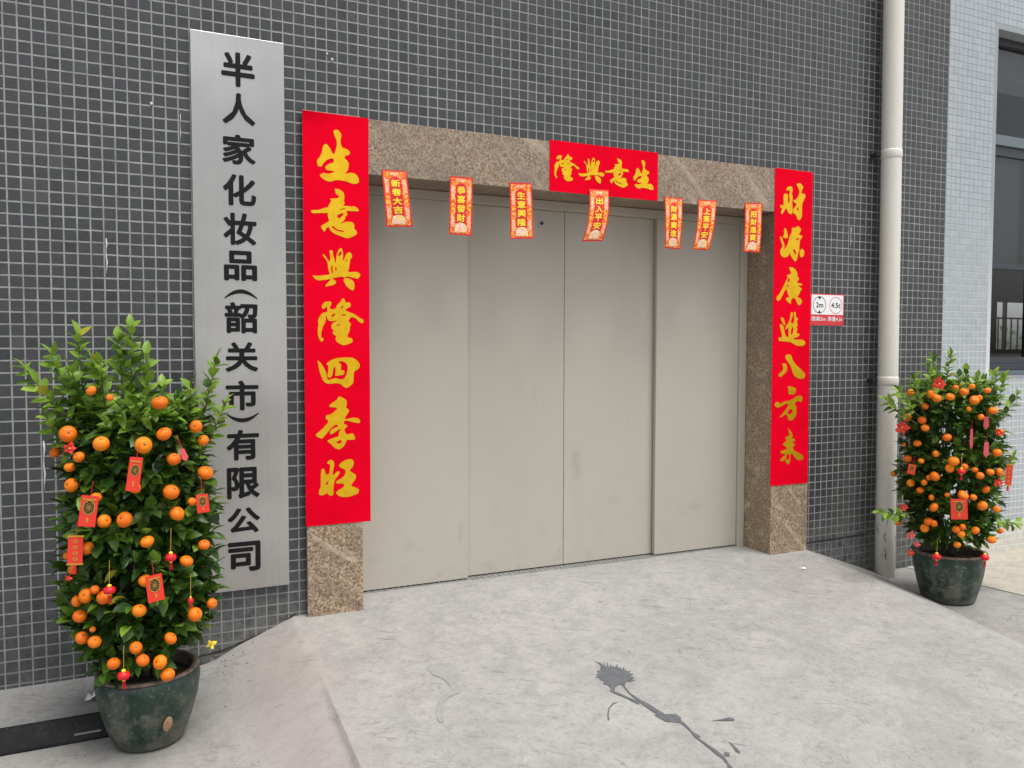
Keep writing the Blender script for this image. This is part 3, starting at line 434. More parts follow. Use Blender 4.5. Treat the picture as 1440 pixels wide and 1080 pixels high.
# ---- dark tiled wall
wall=tag(empty('tiled_wall',(0,0,0)),'dark grey mosaic tiled building wall with pale grout around the lift door','wall')
GX0,GX1=1.182,4.297
core=boxes([(-2.5,.0003,-.1,GX0+.01,.30,5.0),(GX1-.01,.0003,-.1,5.552,.30,5.0),(GX0+.01,.0003,2.585,GX1-.01,.30,5.0)])
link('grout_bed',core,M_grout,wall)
def tile_geo(s,h,b,rnd,pitch):
    """bevelled tile top facing -Y, corner at origin"""
    j=lambda a:rnd.uniform(-a,a)
    dx,dz=j(.0004),j(.0004); t=[j(.00035) for _ in range(4)]
    o=[(0,0),(s,0),(s,s),(0,s)]; i=[(b,b),(s-b,b),(s-b,s-b),(b,s-b)]
    vs_=[(x+dx,.0025,z+dz) for x,z in o]+[(x+dx,-h+.0008+t[k]*.3,z+dz) for k,(x,z) in enumerate(o)]+[(x+dx,-h+t[k],z+dz) for k,(x,z) in enumerate(i)]
    fs=[(8,9,10,11)]+[(4+k,4+(k+1)%4,8+(k+1)%4,8+k) for k in range(4)]+[(k,(k+1)%4,4+(k+1)%4,4+k) for k in range(4)]
    return vs_,fs
def field(name,m,x0,x1,z0,z1,pitch,size,skip,parent,single=None,h=.0009,org=0.0):
    rnd=random.Random(11); V=[];F=[]; singles=[]
    c0=math.floor((x0-org)/pitch+1e-6); c1=math.ceil((x1-org)/pitch-1e-6); r0=math.floor(z0/pitch+1e-6); r1=math.ceil(z1/pitch-1e-6)
    gap=(pitch-size)/2
    for c in range(c0,c1):
        for r in range(r0,r1):
            x,z=org+c*pitch+gap,r*pitch+gap
            if x+size>x1+.003 or skip(x,z,size): continue
            if single and single(x,z): singles.append((x,z)); continue
            vs_,fs=tile_geo(size,h,.0016,rnd,pitch); b=len(V); q_=Vector((c//6*3.7,r//6*2.3,.5)); sx_=.0011*noise.noise(q_*1.7); sz_=.0011*noise.noise(q_*1.3+Vector((5,1,2)))
            V+=[(a+x+sx_,bb,cc+z+sz_) for a,bb,cc in vs_]; F+=[tuple(b+k for k in f) for f in fs]
    o=link(name,mesh(V,F),m,parent); o['kind']='stuff'
    return singles,rnd
def skip_dark(x,z,s): return x>GX0+.002 and x+s<GX1-.002 and z+s<2.591   # cut tiles run in under the granite
vis=[]
for c in range(-3,15):
    for r in range(2,61):
        x,z=c*.05,r*.05
        if x<-.09-.0*z: continue
        if z<1.30 and x>.0 : continue
        if z<1.62 and x>.12 and x<.62: continue
        if z>2.98: continue
        vis.append((x,z))
vis.sort(key=lambda p:(p[0]+.10*abs(p[1]-1.9)))
vis=set((round(x,3),round(z,3)) for x,z in vis[:298])
sg,rnd=field('tile_field',M_tile,-2.5,5.55,0.0,5.0,.05,.0437,skip_dark,wall,lambda x,z:(round(x-.00315,3),round(z-.00315,3)) in vis)
tm=[]
for k in range(8):
    vs_,fs=tile_geo(.0437,.0009,.0016,rnd,.05); me=mesh(vs_,fs); me.materials.append(M_tile); tm.append(me)
for k,(x,z) in enumerate(sg):
    o=link('tile',tm[k%8],None,wall); o.location=(x,0,z)
# dried drips and blobs of white paint on the tiles
for (x,z0,z1,wd) in [(.358,1.818,1.969,.0045),(.109,.904,1.114,.005),(.658,2.405,2.528,.0022),(4.664,2.16,2.286,.004)]:
    V=[];F=[]; pts=[(x+.002*math.sin(k*1.9),-.0035,z1+(z0-z1)*k/6) for k in range(7)]; tube(V,F,pts,[wd*.35]+[wd*(.6+.3*math.sin(k*2)) for k in range(1,6)]+[wd*.4],6)
    link('paint_drip',mesh(V,F,True),M_drip,wall)
for (x,z,r) in [(.544,2.557,.007),(1.326,2.86,.007),(1.303,2.883,.005),(1.191,2.605,.006)]:
    me=lathe([(r,0),(r*.8,r*.35),(r*.3,r*.5),(.0003,r*.52)],10); o=link('paint_spot',me,M_drip,wall); o.location=(x,-.002,z); o.rotation_euler=(R_(90),0,0)

def seam(pts,rad):
    V=[];F=[]; q=[]
    for (a,b),(c,d) in zip(pts,pts[1:]):
        for k in range(8): t=k/8; q.append((a+(c-a)*t,-.0022,b+(d-b)*t+.004*noise.noise(Vector((a*40+k,b*30,1)))))
    tube(V,F,q,[rad*(.5+.9*abs(noise.noise(Vector((i*.7,3,pts[0][0]))))) for i in range(len(q))],5)
    link('dirt_seam',mesh(V,F,True),M_grime,wall)
seam([(.66,.098),(.80,.118),(.95,.160),(1.06,.195),(1.14,.25)],.005)
seam([(4.32,.262),(4.55,.266),(4.75,.27),(4.86,.272)],.006)

# ---- pale tiled wall with window, right
WX0,WX1,WZ0,WZ1=6.055,7.45,1.343,3.775
pw=tag(empty('pale_tiled_wall',(0,0,0)),'pale blue grey tiled wall section beyond the drainpipe, holding the dark window','wall')
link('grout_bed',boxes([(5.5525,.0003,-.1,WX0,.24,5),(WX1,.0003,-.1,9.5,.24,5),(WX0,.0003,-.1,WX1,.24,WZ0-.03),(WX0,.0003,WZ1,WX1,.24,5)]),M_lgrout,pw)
field('tile_field',M_ltile,5.553,9.4,0,5,.0465,.0415,lambda x,z,s:(x+s>WX0 and x<WX1 and z+s>WZ0-.03 and z<WZ1) or z<.23,pw,org=5.553)
field('cream_tile_field',M_ctile,5.553,9.4,0,.2325,.0465,.0415,lambda x,z,s:z>.20,pw,org=5.553)
win=link('window',boxes([(WX0,.10,WZ0,WX0+.045,.16,WZ1),(WX1-.045,.10,WZ0,WX1,.16,WZ1),(WX0+.045,.10,WZ1-.05,WX1-.045,.16,WZ1),(WX0+.045,.10,WZ0,WX1-.045,.16,WZ0+.05)],.003),M_frame,pw)
link('sill',boxes([(WX0+.002,-.012,WZ0-.03,WX1-.002,.099,WZ0-.001)],.004),M_bluesill,win)
link('transom',boxes([(WX0+.045,.095,3.0,WX1-.045,.155,3.075)],.004),M_trans,win)
link('sash',boxes([(WX0+.046,.115,2.93,WX0+.62,.150,2.998),(WX0+.046,.115,WZ0+.051,WX0+.62,.15,WZ0+.10),(WX0+.046,.115,WZ0+.10,WX0+.085,.15,2.93),(WX0+.58,.115,WZ0+.10,WX0+.62,.15,2.93),(WX0+.085,.115,2.10,WX0+.58,.15,2.14)],.002),M_frame,win)
def pane(a,b,c,d,y): link('pane',mesh([(a,y,b),(c,y,b),(c,y,d),(a,y,d)],[(0,1,2,3)]),M_glass,win)
pane(WX0+.047,WZ0+.051,WX0+.70,2.999,.131)
pane(WX0+.047,3.076,WX1-.046,WZ1-.051,.131)
pane(WX0+.701,WZ0+.051,WX1-.046,2.999,.123)
link('reflection_panel',boxes([(WX0+.05,.19,2.14,WX0+.66,.195,2.99)]),M_reflpanel,win); link('reflection_panel',boxes([(WX0+.05,.19,3.42,WX1-.05,.195,3.77)]),M_ledge,win)  # panels added behind the glass to imitate the pale reflections in the panes
# the room behind, with a far window one sees through to the yard
room=tag(empty('room_behind_window',(0,0,0)),'dim room seen through the window, with a barred far window','room')
HX0,HX1,HZ0,HZ1=10.78,11.75,1.50,2.13
link('room_wall',boxes([(5.60,.25,.0,5.70,3.2,4.4),(14,.25,0,14.1,3.2,4.4),(5.6,.25,4.4,14.1,3.4,4.5),(5.6,3.2,0,HX0,3.3,4.4),(HX1,3.2,0,14.1,3.3,4.4),(HX0,3.2,0,HX1,3.3,HZ0),(HX0,3.2,HZ1,HX1,3.3,4.4),(9.5,.0,0,14.1,.2,4.4)]),M_room,room)
link('floor',boxes([(5.7,.25,-.04,14,3.2,.02)]),M_room,room)
far=link('far_window_frame',boxes([(HX0,3.22,HZ0,HX0+.02,3.27,HZ1),(HX1-.02,3.22,HZ0,HX1,3.27,HZ1),(HX0+.21,3.22,HZ0,HX0+.235,3.27,HZ1),(HX0+.235,3.22,1.905,HX1-.02,3.27,1.925),(HX0+.02,3.22,1.905,HX0+.21,3.27,1.925)]),M_rail,room)
for k in range(7):
    link('bar',boxes([(HX0+.09+.135*k,3.33,HZ0,HX0+.102+.135*k,3.345,1.91)]),M_rail,room)
V=[];F=[]
rh=random.Random(5)
for k in range(1500):
    x,y,z=rh.uniform(13,26),rh.uniform(6,8.2),rh.uniform(0,2.0)
    a,b=rh.uniform(0,6.3),rh.uniform(-.8,.8); s=.09; u=Vector((math.cos(a),math.sin(a)*.4,b))*s; v=Vector((-b,.3,math.cos(a)))*s*.6; p=Vector((x,y,z)); n=len(V)
    V+=[tuple(p-u),tuple(p-v),tuple(p+u),tuple(p+v)]; F.append((n,n+1,n+2,n+3))
hd=tag(link('hedge',mesh(V,F),M_hedge),'leafy hedge in the yard glimpsed through the far barred window','hedge')

# ---- granite door surround
gr=tag(empty('granite_door_surround',(1.182,0,0)),'speckled brown granite surround framing the wide beige lift door','door frame')
def gpart(name,bl,bev=.0015):
    o=link(name,boxes([(a-1.182,b,c,d-1.182,e,f) for a,b,c,d,e,f in bl],bev),M_granite,gr); return o
gpart('jamb_slab',[(1.182,-.040,.05,1.448,-.018,2.60)]); gpart('jamb_slab',[(4.0,-.040,.05,4.297,-.018,2.60)])
gpart('reveal_slab',[(4.0,-.0175,.05,4.022,.235,2.330)]); gpart('reveal_slab',[(1.426,-.0175,.05,1.448,.235,2.330)])
gpart('lintel_slab',[(1.4485,-.040,2.333,2.712,-.018,2.593)]); gpart('lintel_slab',[(2.7135,-.040,2.333,3.9995,-.018,2.593)])
gpart('soffit_slab',[(1.4485,-.0175,2.3335,3.9995,.235,2.353)])
link('backing',boxes([(.002,-.0178,.05,.243,.0012,2.598),(2.841,-.0178,.05,3.113,.0012,2.598),(.268,-.0178,2.354,2.816,.0012,2.591)]),M_grout,gr)
link('backing',boxes([(.002,.0013,.05,.243,.3,2.598),(2.841,.0013,.05,3.113,.3,2.598),(.268,.0013,2.354,2.816,.3,2.591)]),M_grout,gr)

# ---- lift door
dr=tag(empty('lift_door',(1.448,.2,.232)),'wide beige four panel sliding steel lift door, closed','door')
def dpart(name,bl,m=M_door,bev=.002):
    o=link(name,boxes([(a-1.448,b-.2,c-.232,d-1.448,e-.2,f-.232) for a,b,c,d,e,f in bl],bev),m,dr); return o
dpart('frame',[(3.945,.200,.225,3.9985,.30,2.331)]); dpart('frame',[(1.4495,.200,.225,1.503,.30,2.331)]); dpart('frame_head',[(1.503,.200,2.285,3.945,.30,2.331)])
dpart('panel',[(1.5045,.213,.243,2.095,.240,2.284)]); 
dpart('panel',[(2.02,.250,.243,2.7045,.276,2.284)])
dpart('panel',[(2.7075,.250,.243,3.40,.276,2.284)])
dpart('panel',[(3.318,.213,.243,3.9435,.240,2.284)])
lk=dpart('keyhole_plate',[(2.539,.2465,2.185,2.575,.2495,2.235)],M_sedge,.001)
me=lathe([(.0095,0),(.0095,.004),(.006,.006),(.0003,.006)],16); o=link('lock',me,M_rail,dr); o.location=(2.557-1.448,.0465,2.21-.232); o.rotation_euler=(R_(90),0,0)
sill=dpart('sill',[(1.5,.201,.20,3.945,.31,.236)],M_ledge,.001)
V=[(1.5+.0325*k,.203,.2365,1.5+.0325*k+.012,.249,.2395) for k in range(75)]
dpart('sill_ribs',V,M_sedge,0)['kind']='stuff'
link('shaft_back',boxes([(0,.12,-.1,2.55,.13,2.2)]),M_dark,dr)

# ---- rain pipe
pp=tag(empty('drainpipe',(4.944,-.085,0)),'cream plastic drainpipe running up the wall, stained near its foot','pipe')
TX=-.034/3.8
V=[];F=[]; hh=[-.02,.3,.6,.9,1.295,1.8,2.3,2.759,3.2,3.9,4.5,5.0]
tube(V,F,[(TX*h,0,h) for h in hh],[.0625]*len(hh),28); link('pipe',mesh(V,F,True),M_pvc,pp)
for z in (1.295,2.759,4.3):
    V=[];F=[]; tube(V,F,[(TX*z,0,z-.028),(TX*z,0,z-.022),(TX*z,0,z+.022),(TX*z,0,z+.028)],[.0635,.066,.066,.0635],28); cl=link('clamp',mesh(V,F,True),M_pvc,pp)
    link('bracket',boxes([(TX*z-.095,.03,z-.012,TX*z-.06,.084,z+.012)],.003),M_rail,cl)

# ---- stainless company sign
sx0,sx1,sz0,sz1=.703,1.101,.392,2.893
cs=tag(empty('company_sign',(sx0,0,sz0)),'tall brushed stainless company nameplate with black vertical Chinese lettering','sign')
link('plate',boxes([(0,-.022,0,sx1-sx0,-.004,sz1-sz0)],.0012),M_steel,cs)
for a_ in (.05,.30):
    for b_ in (.1,2.3): link('spacer',boxes([(a_,-.0038,b_,a_+.04,-.0012,b_+.04)]),M_sedge,cs)
chars=[('半',2.670,2.821),('人',2.503,2.642),('家',2.326,2.459),('化',2.142,2.282),('妆',1.966,2.110),('品',1.806,1.941),('(',1.726,1.768),('韶',1.569,1.710),('关',1.394,1.530),('市',1.219,1.355),(')',1.164,1.206),('有',.991,1.131),('限',.815,.959),('公',.654,.772),('司',.476,.615)]
for ch,za,zb in chars:
    xa,xb=.829,.972
    if ch in '()':
        s=1 if ch=='(' else -1; zc=(za+zb)/2; P=[]
        for k in range(17):
            t=-1+2*k/16; P.append((.9005+.072*t, zc+s*(.021-.040*t*t)))
        for k in range(17):
            t=1-2*k/16; P.append((.9005+.069*t, zc+s*(.002-.024*t*t)))
        v2,f2=fill2d([P])
    else:
        v2,f2=text2d(ch,.031)
        if ch=='人': xa,xb=.832,.972
        if ch=='公': xa,xb=.829,.972
        v2=fit(v2,xa,za,xb,zb)
    link('letter',wallmesh([(x-sx0,z-sz0) for x,z in v2],f2,-.0245,.002,lay=layers(v2) if ch not in '()' else None),M_black,cs)

# ---- height limit sign
ms=tag(empty('limit_sign',(4.33,0,1.653)),'small red and white height and weight limit sign beside the right couplet','sign')
w_,h_=.282,.199
link('plate',boxes([(0,-.006,0,w_,-.0008,h_)],.0006),M_signred,ms)
def rect2(x0,z0,x1,z1): return [(x0,z0),(x1,z0),(x1,z1),(x0,z1)],[(0,1,2,3)]
link('white_panel',wallmesh(*rect2(.006,.068,w_-.006,h_-.006),-.0068,.0005),M_white,ms)
def ring(cx,cz,rx,rz,t):
    return fill2d([[(cx+rx*math.cos(a*math.pi/20),cz+rz*math.sin(a*math.pi/20)) for a in range(40)],[(cx+(rx-t)*math.cos(a*math.pi/20),cz+(rz-t)*math.sin(a*math.pi/20)) for a in range(40)]])
link('limit_ring',wallmesh(*ring(.073,.129,.054,.054,.0035),-.0074,.0003),M_black,ms)
link('limit_ring',wallmesh(*ring(.212,.129,.054,.054,.0035),-.0074,.0003),M_signred,ms)
link('arrow_mark',wallmesh([(.060,.180),(.086,.180),(.073,.162)],[(0,1,2)],-.0076,.0002),M_black,ms)
link('arrow_mark',wallmesh([(.060,.078),(.086,.078),(.073,.096)],[(0,1,2)],-.0076,.0002),M_black,ms)
def txt(s,x0,z0,x1,z1,y,m,par,off=.01,nm='lettering'):
    v2,f2=text2d(s,off); return link(nm,wallmesh(fit(v2,x0,z0,x1,z1),f2,y,0,lay=layers(v2)),m,par)
txt('2m',.043,.113,.104,.146,-.0076,M_black,ms); txt('4.5t',.172,.113,.252,.146,-.0076,M_black,ms)
txt('限高2m',.008,.026,.128,.056,-.0074,M_white,ms,.012); txt('限重4.5t',.146,.026,.270,.056,-.0074,M_white,ms,.012)

# ---- red couplets
def couplet(name,x0,x1,z0,z1,label,glyphs,yb,curl,seed,placed=None):
    ob=tag(empty(name,(x0,0,z0)),label,'couplet')
    def f(x,z,d):   # x,z local
        u=x/(x1-x0); v=z/(z1-z0)
        wv=.0012*noise.noise(Vector((x*5+seed,z*3.2,seed)))+.0020*noise.noise(Vector((x*1.5,z*1.7,seed+5)))
        cu=curl*max(0,(v-.985)/.015)**2*max(0,1-u*1.6)
        ed=0
        return (x,yb-abs(wv)-cu-ed+d,z)
    n,m_=10,max(8,int((z1-z0)/.03)); V=[];F=[]
    if x1-x0>.5: n=24
    for s in (0,.0010):
        for j in range(m_+1):
            for i in range(n+1):
                xx=(x1-x0)*i/n; zz=(z1-z0)*j/m_
                if i in(0,n): xx+=.0012*noise.noise(Vector((seed,zz*5,i)))
                V.append(f(xx,zz,s))
    N=(n+1)*(m_+1)
    for j in range(m_):
        for i in range(n):
            a=j*(n+1)+i; F.append((a,a+1,a+n+2,a+n+1)); F.append((N+a,N+a+n+1,N+a+n+2,N+a+1))
    S=len(V); V+=V[:]
    for j in range(m_):
        a=S+j*(n+1); F.append((a,a+n+1,N+a+n+1,N+a)); b=a+n; F.append((b,N+b,N+b+n+1,b+n+1))
    for i in range(n):
        a=S+i; F.append((a,N+a,N+a+1,a+1)); a=S+m_*(n+1)+i; F.append((a,a+1,N+a+1,N+a))
    link('paper',mesh(V,F,True),M_red,ob)
    for k,gname in enumerate(glyphs):
        polys=[smooth_poly([(a/1000,b/1000) for a,b in p]) for p in D['G'][gname]]
        if placed:
            bb=placed[gname]; al=[q for p in polys for q in p]
            ax,bx=min(q[0] for q in al),max(q[0] for q in al); az,bz=min(q[1] for q in al),max(q[1] for q in al)
            polys=[[(bb[0]-x0+(q[0]-ax)/(bx-ax)*(bb[2]-bb[0]), bb[1]-z0+(q[1]-az)/(bz-az)*(bb[3]-bb[1])) for q in p] for p in polys]
        else: polys=[[(q[0],q[1]-z0) for q in p] for p in polys]
        v2,f2=fill2d(polys); v2,f2=subdivide(v2,f2,.02)
        link('gold_character',wallmesh(v2,f2,0,0,lambda x,z,d:(lambda p:(p[0],p[1]-.0012,p[2]))(f(x,z,0))),M_gold,ob)
    return ob
couplet('couplet',1.177,1.487,.663,2.595,'left long red vertical couplet with seven gold brush characters',['sheng','yi','xing','long','si','ji','wang'],-.0425,.010,1.3)
couplet('couplet',3.990,4.292,.658,2.597,'right long red vertical couplet with seven gold brush characters, beside the limit sign',['cai','yuan','guang','jin','ba','fang','lai'],-.0425,.003,4.1)
couplet('couplet',2.457,3.140,2.333,2.600,'short red horizontal banner with four gold characters on the lintel',['long','xing','yi','sheng'],-.0425,0,8.7,D['BB'])

# ---- small New Year strips hanging from the lintel
HT=['新春大吉','恭喜發財','生意興隆','出入平安','財源廣進','上落平安','招財進寶']
HL=['leftmost small New Year strip, tilted to the right, reading 新春大吉','small New Year strip between the first and third door strips, reading 恭喜發財','small New Year strip hanging just left of the lock, reading 生意興隆','small strip leaning left below the horizontal red banner, reading 出入平安','small strip bent inward, first one right of the horizontal banner','small strip leaning left, second one right of the horizontal banner','rightmost small New Year strip, in front of the granite jamb']
BEND=[.010,.004,.003,.028,.022,.02,.008]
for k,(q,tx,lb) in enumerate(zip(D['HB'],HT,HL)):
    tl,tr,br,bl=[Vector((a,0,b)) for a,b in q]; o0=tl.copy()
    ob=tag(empty('hanging_strip',(tl.x,-.044,tl.z)),lb,'banner','small New Year strips along the lintel')
    def f(u,v,d,tl=tl,tr=tr,br=br,bl=bl,k=k):   # u right, v down
        p=(tl*(1-u)+tr*u)*(1-v)+(bl*(1-u)+br*u)*v - tl
        s=math.sin(v*math.pi*.85); yy=-BEND[k]*s-(.004 if k in (3,) else 0)
        xx=(-.010*s if k==4 else 0)+(.006*math.sin(v*math.pi) if k==3 else 0)
        return (p.x+xx, yy+.004*math.sin(u*math.pi+1)*v+d, p.z)
    def patch(u0,v0,u1,v1,d,m,nm,nu=4,nv=14):
        V=[f(u0+(u1-u0)*i/nu, v0+(v1-v0)*j/nv, d) for j in range(nv+1) for i in range(nu+1)]
        F=[(j*(nu+1)+i,(j+1)*(nu+1)+i,(j+1)*(nu+1)+i+1,j*(nu+1)+i+1) for j in range(nv) for i in range(nu)]
        return link(nm,mesh(V,F,True),m,ob)
    patch(0,0,1,1,0,M_redp,'card'); patch(.05,.025,.95,.975,-.0006,M_orange,'border_print')
    # side scroll prints
    for (u0,u1) in ((.08,.21),(.79,.92)):
        patch(u0,.16,u1,.40,-.0010,M_pink,'scroll_print',2,6); patch(u0,.66,u1,.86,-.0010,M_pink,'scroll_print',2,6)
        for v in (.46,.54): patch(u0+.02,v,u1-.02,v+.03,-.0010,M_yel,'scroll_print',2,2)
    patch(.34,.04,.66,.085,-.0010,M_pink,'scroll_print',3,2)
    # red panel with an arched head
    P=[(.26,.80),(.74,.80),(.74,.20)]+[(.5+.24*math.cos(a*math.pi/8),.20-.09*math.sin(a*math.pi/8)) for a in range(1,8)]+[(.26,.20)]
    v2,f2=fill2d([P]); v2,f2=subdivide(v2,f2,.15)
    def surf(v2,f2,d,m,nm,lay=None):
        me=mesh([f(a,b,d-(lay[i] if lay else 0)) for i,(a,b) in enumerate(v2)],[tuple(x) for x in f2]); return link(nm,me,m,ob)
    surf(v2,f2,-.0012,M_redp,'panel_print')
    P=[(.24,.95),(.76,.95)]+[(.5+.26*math.cos(a*math.pi/10),.90-.115*math.sin(a*math.pi/10)) for a in range(0,11)]
    v2,f2=fill2d([P]); surf(v2,f2,-.0014,M_cream,'ingot_print')
    P=[(.40,.93),(.60,.93),(.64,.89),(.5,.86),(.36,.89)]; v2,f2=fill2d([P]); surf(v2,f2,-.0018,M_yel,'ingot_print')
    for i,c in enumerate(tx):
        v2,f2=text2d(c,.034); lay=layers(v2); v2=fit(v2,.315,.165+.158*i,.685,.165+.158*i+.132)
        v2=[(a,2*(.165+.158*i)+.132-b) for a,b in v2]
        surf(v2,f2,-.0020,M_yel,'lettering',lay)

# ================================================================== POTTED MANDARIN TREES
def leaf_mesh(L,W,bend,fold):
    V=[(0,0,0)];F=[]; st=[(.20,.66),(.46,1.0),(.76,.66)]
    for t,wf in st:
        z=-bend*L*t*t; y=L*t; x=W*.5*wf; V+=[(-x,y,z+fold*x),(0,y,z),(x,y,z+fold*x)]
    V.append((0,L,-bend*L))
    F=[(0,2,1),(0,3,2)]
    for k in range(2):
        a=1+3*k; F+=[(a,a+1,a+4,a+3),(a+1,a+2,a+5,a+4)]
    F+=[(7,8,10),(8,9,10)]
    return V,F
LV=[leaf_mesh(1,.60,.20,.30),leaf_mesh(1,.54,.34,.4),leaf_mesh(1,.64,.10,.22),leaf_mesh(1,.50,.26,.45)]
LME={}
for a,(V,F) in enumerate(LV):
    for b in range(4):
        me=mesh(V,F,True); me.materials.append(LEAFM[b]); LME[(a,b)]=me
def orient(d,n):
    y=d.normalized(); x=y.cross(n); 
    if x.length<1e-3: x=y.cross(Vector((1,0,0)))
    x.normalize(); z=x.cross(y); return Matrix((x,y,z)).transposed()
def mandarin_mesh():
    V=[];F=[];nn,mm=20,12
    for j in range(mm+1):
        th=math.pi*j/mm; z=math.cos(th); r=math.sin(th)
        zz=z*.84-(.16*math.exp(-(r/.28)**2) if z>0 else -.08*math.exp(-(r/.25)**2)); 
        for i in range(nn):
            a=2*math.pi*i/nn; rr=r*(1+.012*math.cos(a*9)*math.exp(-((abs(z)-1)/.35)**2))
            V.append((rr*math.cos(a),rr*math.sin(a),zz))
    for j in range(mm):
        for i in range(nn):
            a=j*nn+i;b=j*nn+(i+1)%nn; F.append((a,a+nn,b+nn,b))
    nb=len(F); c=len(V); V.append((0,0,.76))
    for k in range(10):
        a=2*math.pi*k/10; r=.20 if k%2==0 else .08; V.append((r*math.cos(a),r*math.sin(a),.735+.03*(k%2==0)))
    for k in range(10): F.append((c,c+1+k,c+1+(k+1)%10))
    me=mesh(V,F,True); me.materials.append(M_mand); me.materials.append(M_calyx)
    for k in range(nb,len(F)): me.polygons[k].material_index=1
    return me
MAND=mandarin_mesh()
def pot_profile(rb,rm,rr,h):
    return [(.001,.004),(rb*.9,.004),(rb,.012),(rb+(rm-rb)*.45,h*.30),(rb+(rm-rb)*.82,h*.58),(rm,h*.82),(rm*.985,h*.93),(rr,h*.955)]
def tree(name,T,label,pot,body,fruits,shoots,nt,leafL,seed,nsel,bare=0.0):
    rb,rm,rr,h=pot; R0,zlo,zhi,cx,cy=body; rn=random.Random(seed)
    root=tag(empty(name,(T[0],T[1],0)),label,'potted tree')
    po=link('pot',lathe(pot_profile(rb,rm,rr,h),56,True,.012),M_pot,root)
    link('rim',lathe([(rr,h*.95),(rr+.006,h*.965),(rr+.007,h*.99),(rr-.002,h),(rr-.016,h*.995),(rr-.020,h*.96),(rr-.024,h*.80)],56,True,.006),M_rim,po)
    sv=lathe([(.001,h*.86),(.06,h*.868),(.12,h*.855),(rr-.018,h*.85)],32,True); s=link('soil',sv,M_soil,root)
    # stems
    V=[];F=[]
    for k in range(5):
        a=k*1.3+seed; p=[(.02*math.cos(a),.02*math.sin(a),h*.84)]
        for j in range(1,8):
            t=j/7; p.append((cx*t+(.03+.09*t)*math.cos(a+t)+rn.uniform(-.01,.01),cy*t+(.03+.09*t)*math.sin(a+t)+rn.uniform(-.01,.01),h*.84+(zhi-h*.84)*t*(.96-.05*k)))
        tube(V,F,p,[.013-.0012*j for j in range(8)],7)
    link('trunk',mesh(V,F,True),M_trunk,root)
    camd=Vector((CAM.x-T[0],CAM.y-T[1],0)).normalized()
    tw=([],[]); leaves=[]   # (pos, matrix, size, variant, matidx)
    fr=[Vector((a,b,c)) for a,b,c,r in fruits]; frr=[r for *_,r in fruits]
    def put(p,d,n,size,young):
        q=p+d.normalized()*size*.5
        for c,r in zip(fr,frr):
            dd=q-c
            if dd.length<r*1.15: return
            ax=Vector((CAM.x-T[0]-c.x,CAM.y-T[1]-c.y,CAM.z-c.z)).normalized(); t=dd.dot(ax)
            if 0<t<.16 and (dd-ax*t).length<r*.80 and rn.random()<.9: return
        mi=rn.random()
        if young>.75: m=2 if mi<.8 else 1
        elif young>.4: m=2 if mi<.32 else 1
        else: m=0 if mi<.42 else (1 if mi<.90 else 2)
        if rn.random()<.004: m=3
        leaves.append((p,orient(d,n),size,rn.randrange(4),m))
    def twig(a,b,nl,size,young,rad=.0022):
        L=(b-a).length; d=(b-a).normalized(); side=d.cross(Vector((0,0,1))); 
        if side.length<.1: side=Vector((1,0,0))
        side.normalize(); up=side.cross(d)
        mid=(a+b)/2+up*L*-.06
        tube(tw[0],tw[1],[tuple(a),tuple(mid),tuple(b)],[rad,rad*.8,rad*.4],4,False)
        ph=rn.uniform(0,6.3)
        for k in range(nl):
            t=.25+.75*(k+.5)/nl; p=a.lerp(mid,t*2) if t<.5 else mid.lerp(b,t*2-1)
            ph+=2.4+rn.uniform(-.4,.4)
            out=side*math.cos(ph)+up*math.sin(ph)
            dd=(d*(.55+.35*t)+out*.85+Vector((0,0,-.12+.1*young+rn.uniform(-.2,.2)))).normalized()
            n=(Vector((0,0,1))*.8+d*-.2-out*.3+Vector((rn.uniform(-.5,.5),rn.uniform(-.5,.5),0))+camd*.35)
            put(p,dd,n,size*rn.uniform(.72,1.15),young)
        put(b,(d+Vector((0,0,.15))).normalized(),up+Vector((0,0,.4)),size*rn.uniform(.8,1.1),young)
    for k in range(nt):
        a=rn.uniform(0,2*math.pi); t=rn.random()**.88; z=zlo+(zhi-zlo)*t
        R=R0*(.86+.14*math.sin(math.pi*min(1,t*1.15)))*rn.uniform(.74,1.04)*(1-.12*max(0,t-.85)/.15)
        if z<.5: R*=.93
        o=Vector((cx+R*math.cos(a),cy+R*math.sin(a),z))
        if T[1]+o.y>-.03: continue
        i=Vector((cx+R*.42*math.cos(a+.3),cy+R*.42*math.sin(a+.3),z-rn.uniform(-.02,.13)))
        twig(i,o,rn.choice((5,6,7)),leafL,max(0,(t-.72)*1.8)+rn.uniform(-.1,.25))
    for (ax,ay,az,bx,by,bz) in shoots:
        yj=rn.uniform(-.08,.08); a=Vector((ax*.8,ay,az-.03)); b=Vector((bx,by+yj*.6,bz)); twig(a,b,max(8,int((b-a).length/.0135)),leafL*.92,.78,.0028)
    link('twigs',mesh(*tw,True),M_twig,root)
    def score(l):
        q=l[0]; return q.dot(camd)+ .12*abs(q.dot(camd.cross(Vector((0,0,1)))))+(.25 if q.z>zhi else 0)+l[2]*1.5
    leaves.sort(key=score,reverse=True)
    for p,mx,s,v,m in leaves[:nsel]:
        o=link('leaf',LME[(v,m)],None,root); o.matrix_local=Matrix.Translation(p)@mx.to_4x4()@Matrix.Scale(s,4)
    V=[];F=[];MI=[]
    for p,mx,s,v,m in leaves[nsel:]:
        lv,lf=LV[v]; b=len(V); V+=[tuple(p+mx@(Vector(q)*s)) for q in lv]; F+=[tuple(b+i for i in f) for f in lf]; MI+=[m]*len(lf)
    me=mesh(V,F,True)
    o=link('foliage',me,LEAFM,root); me.polygons.foreach_set('material_index',MI); o['kind']='stuff'
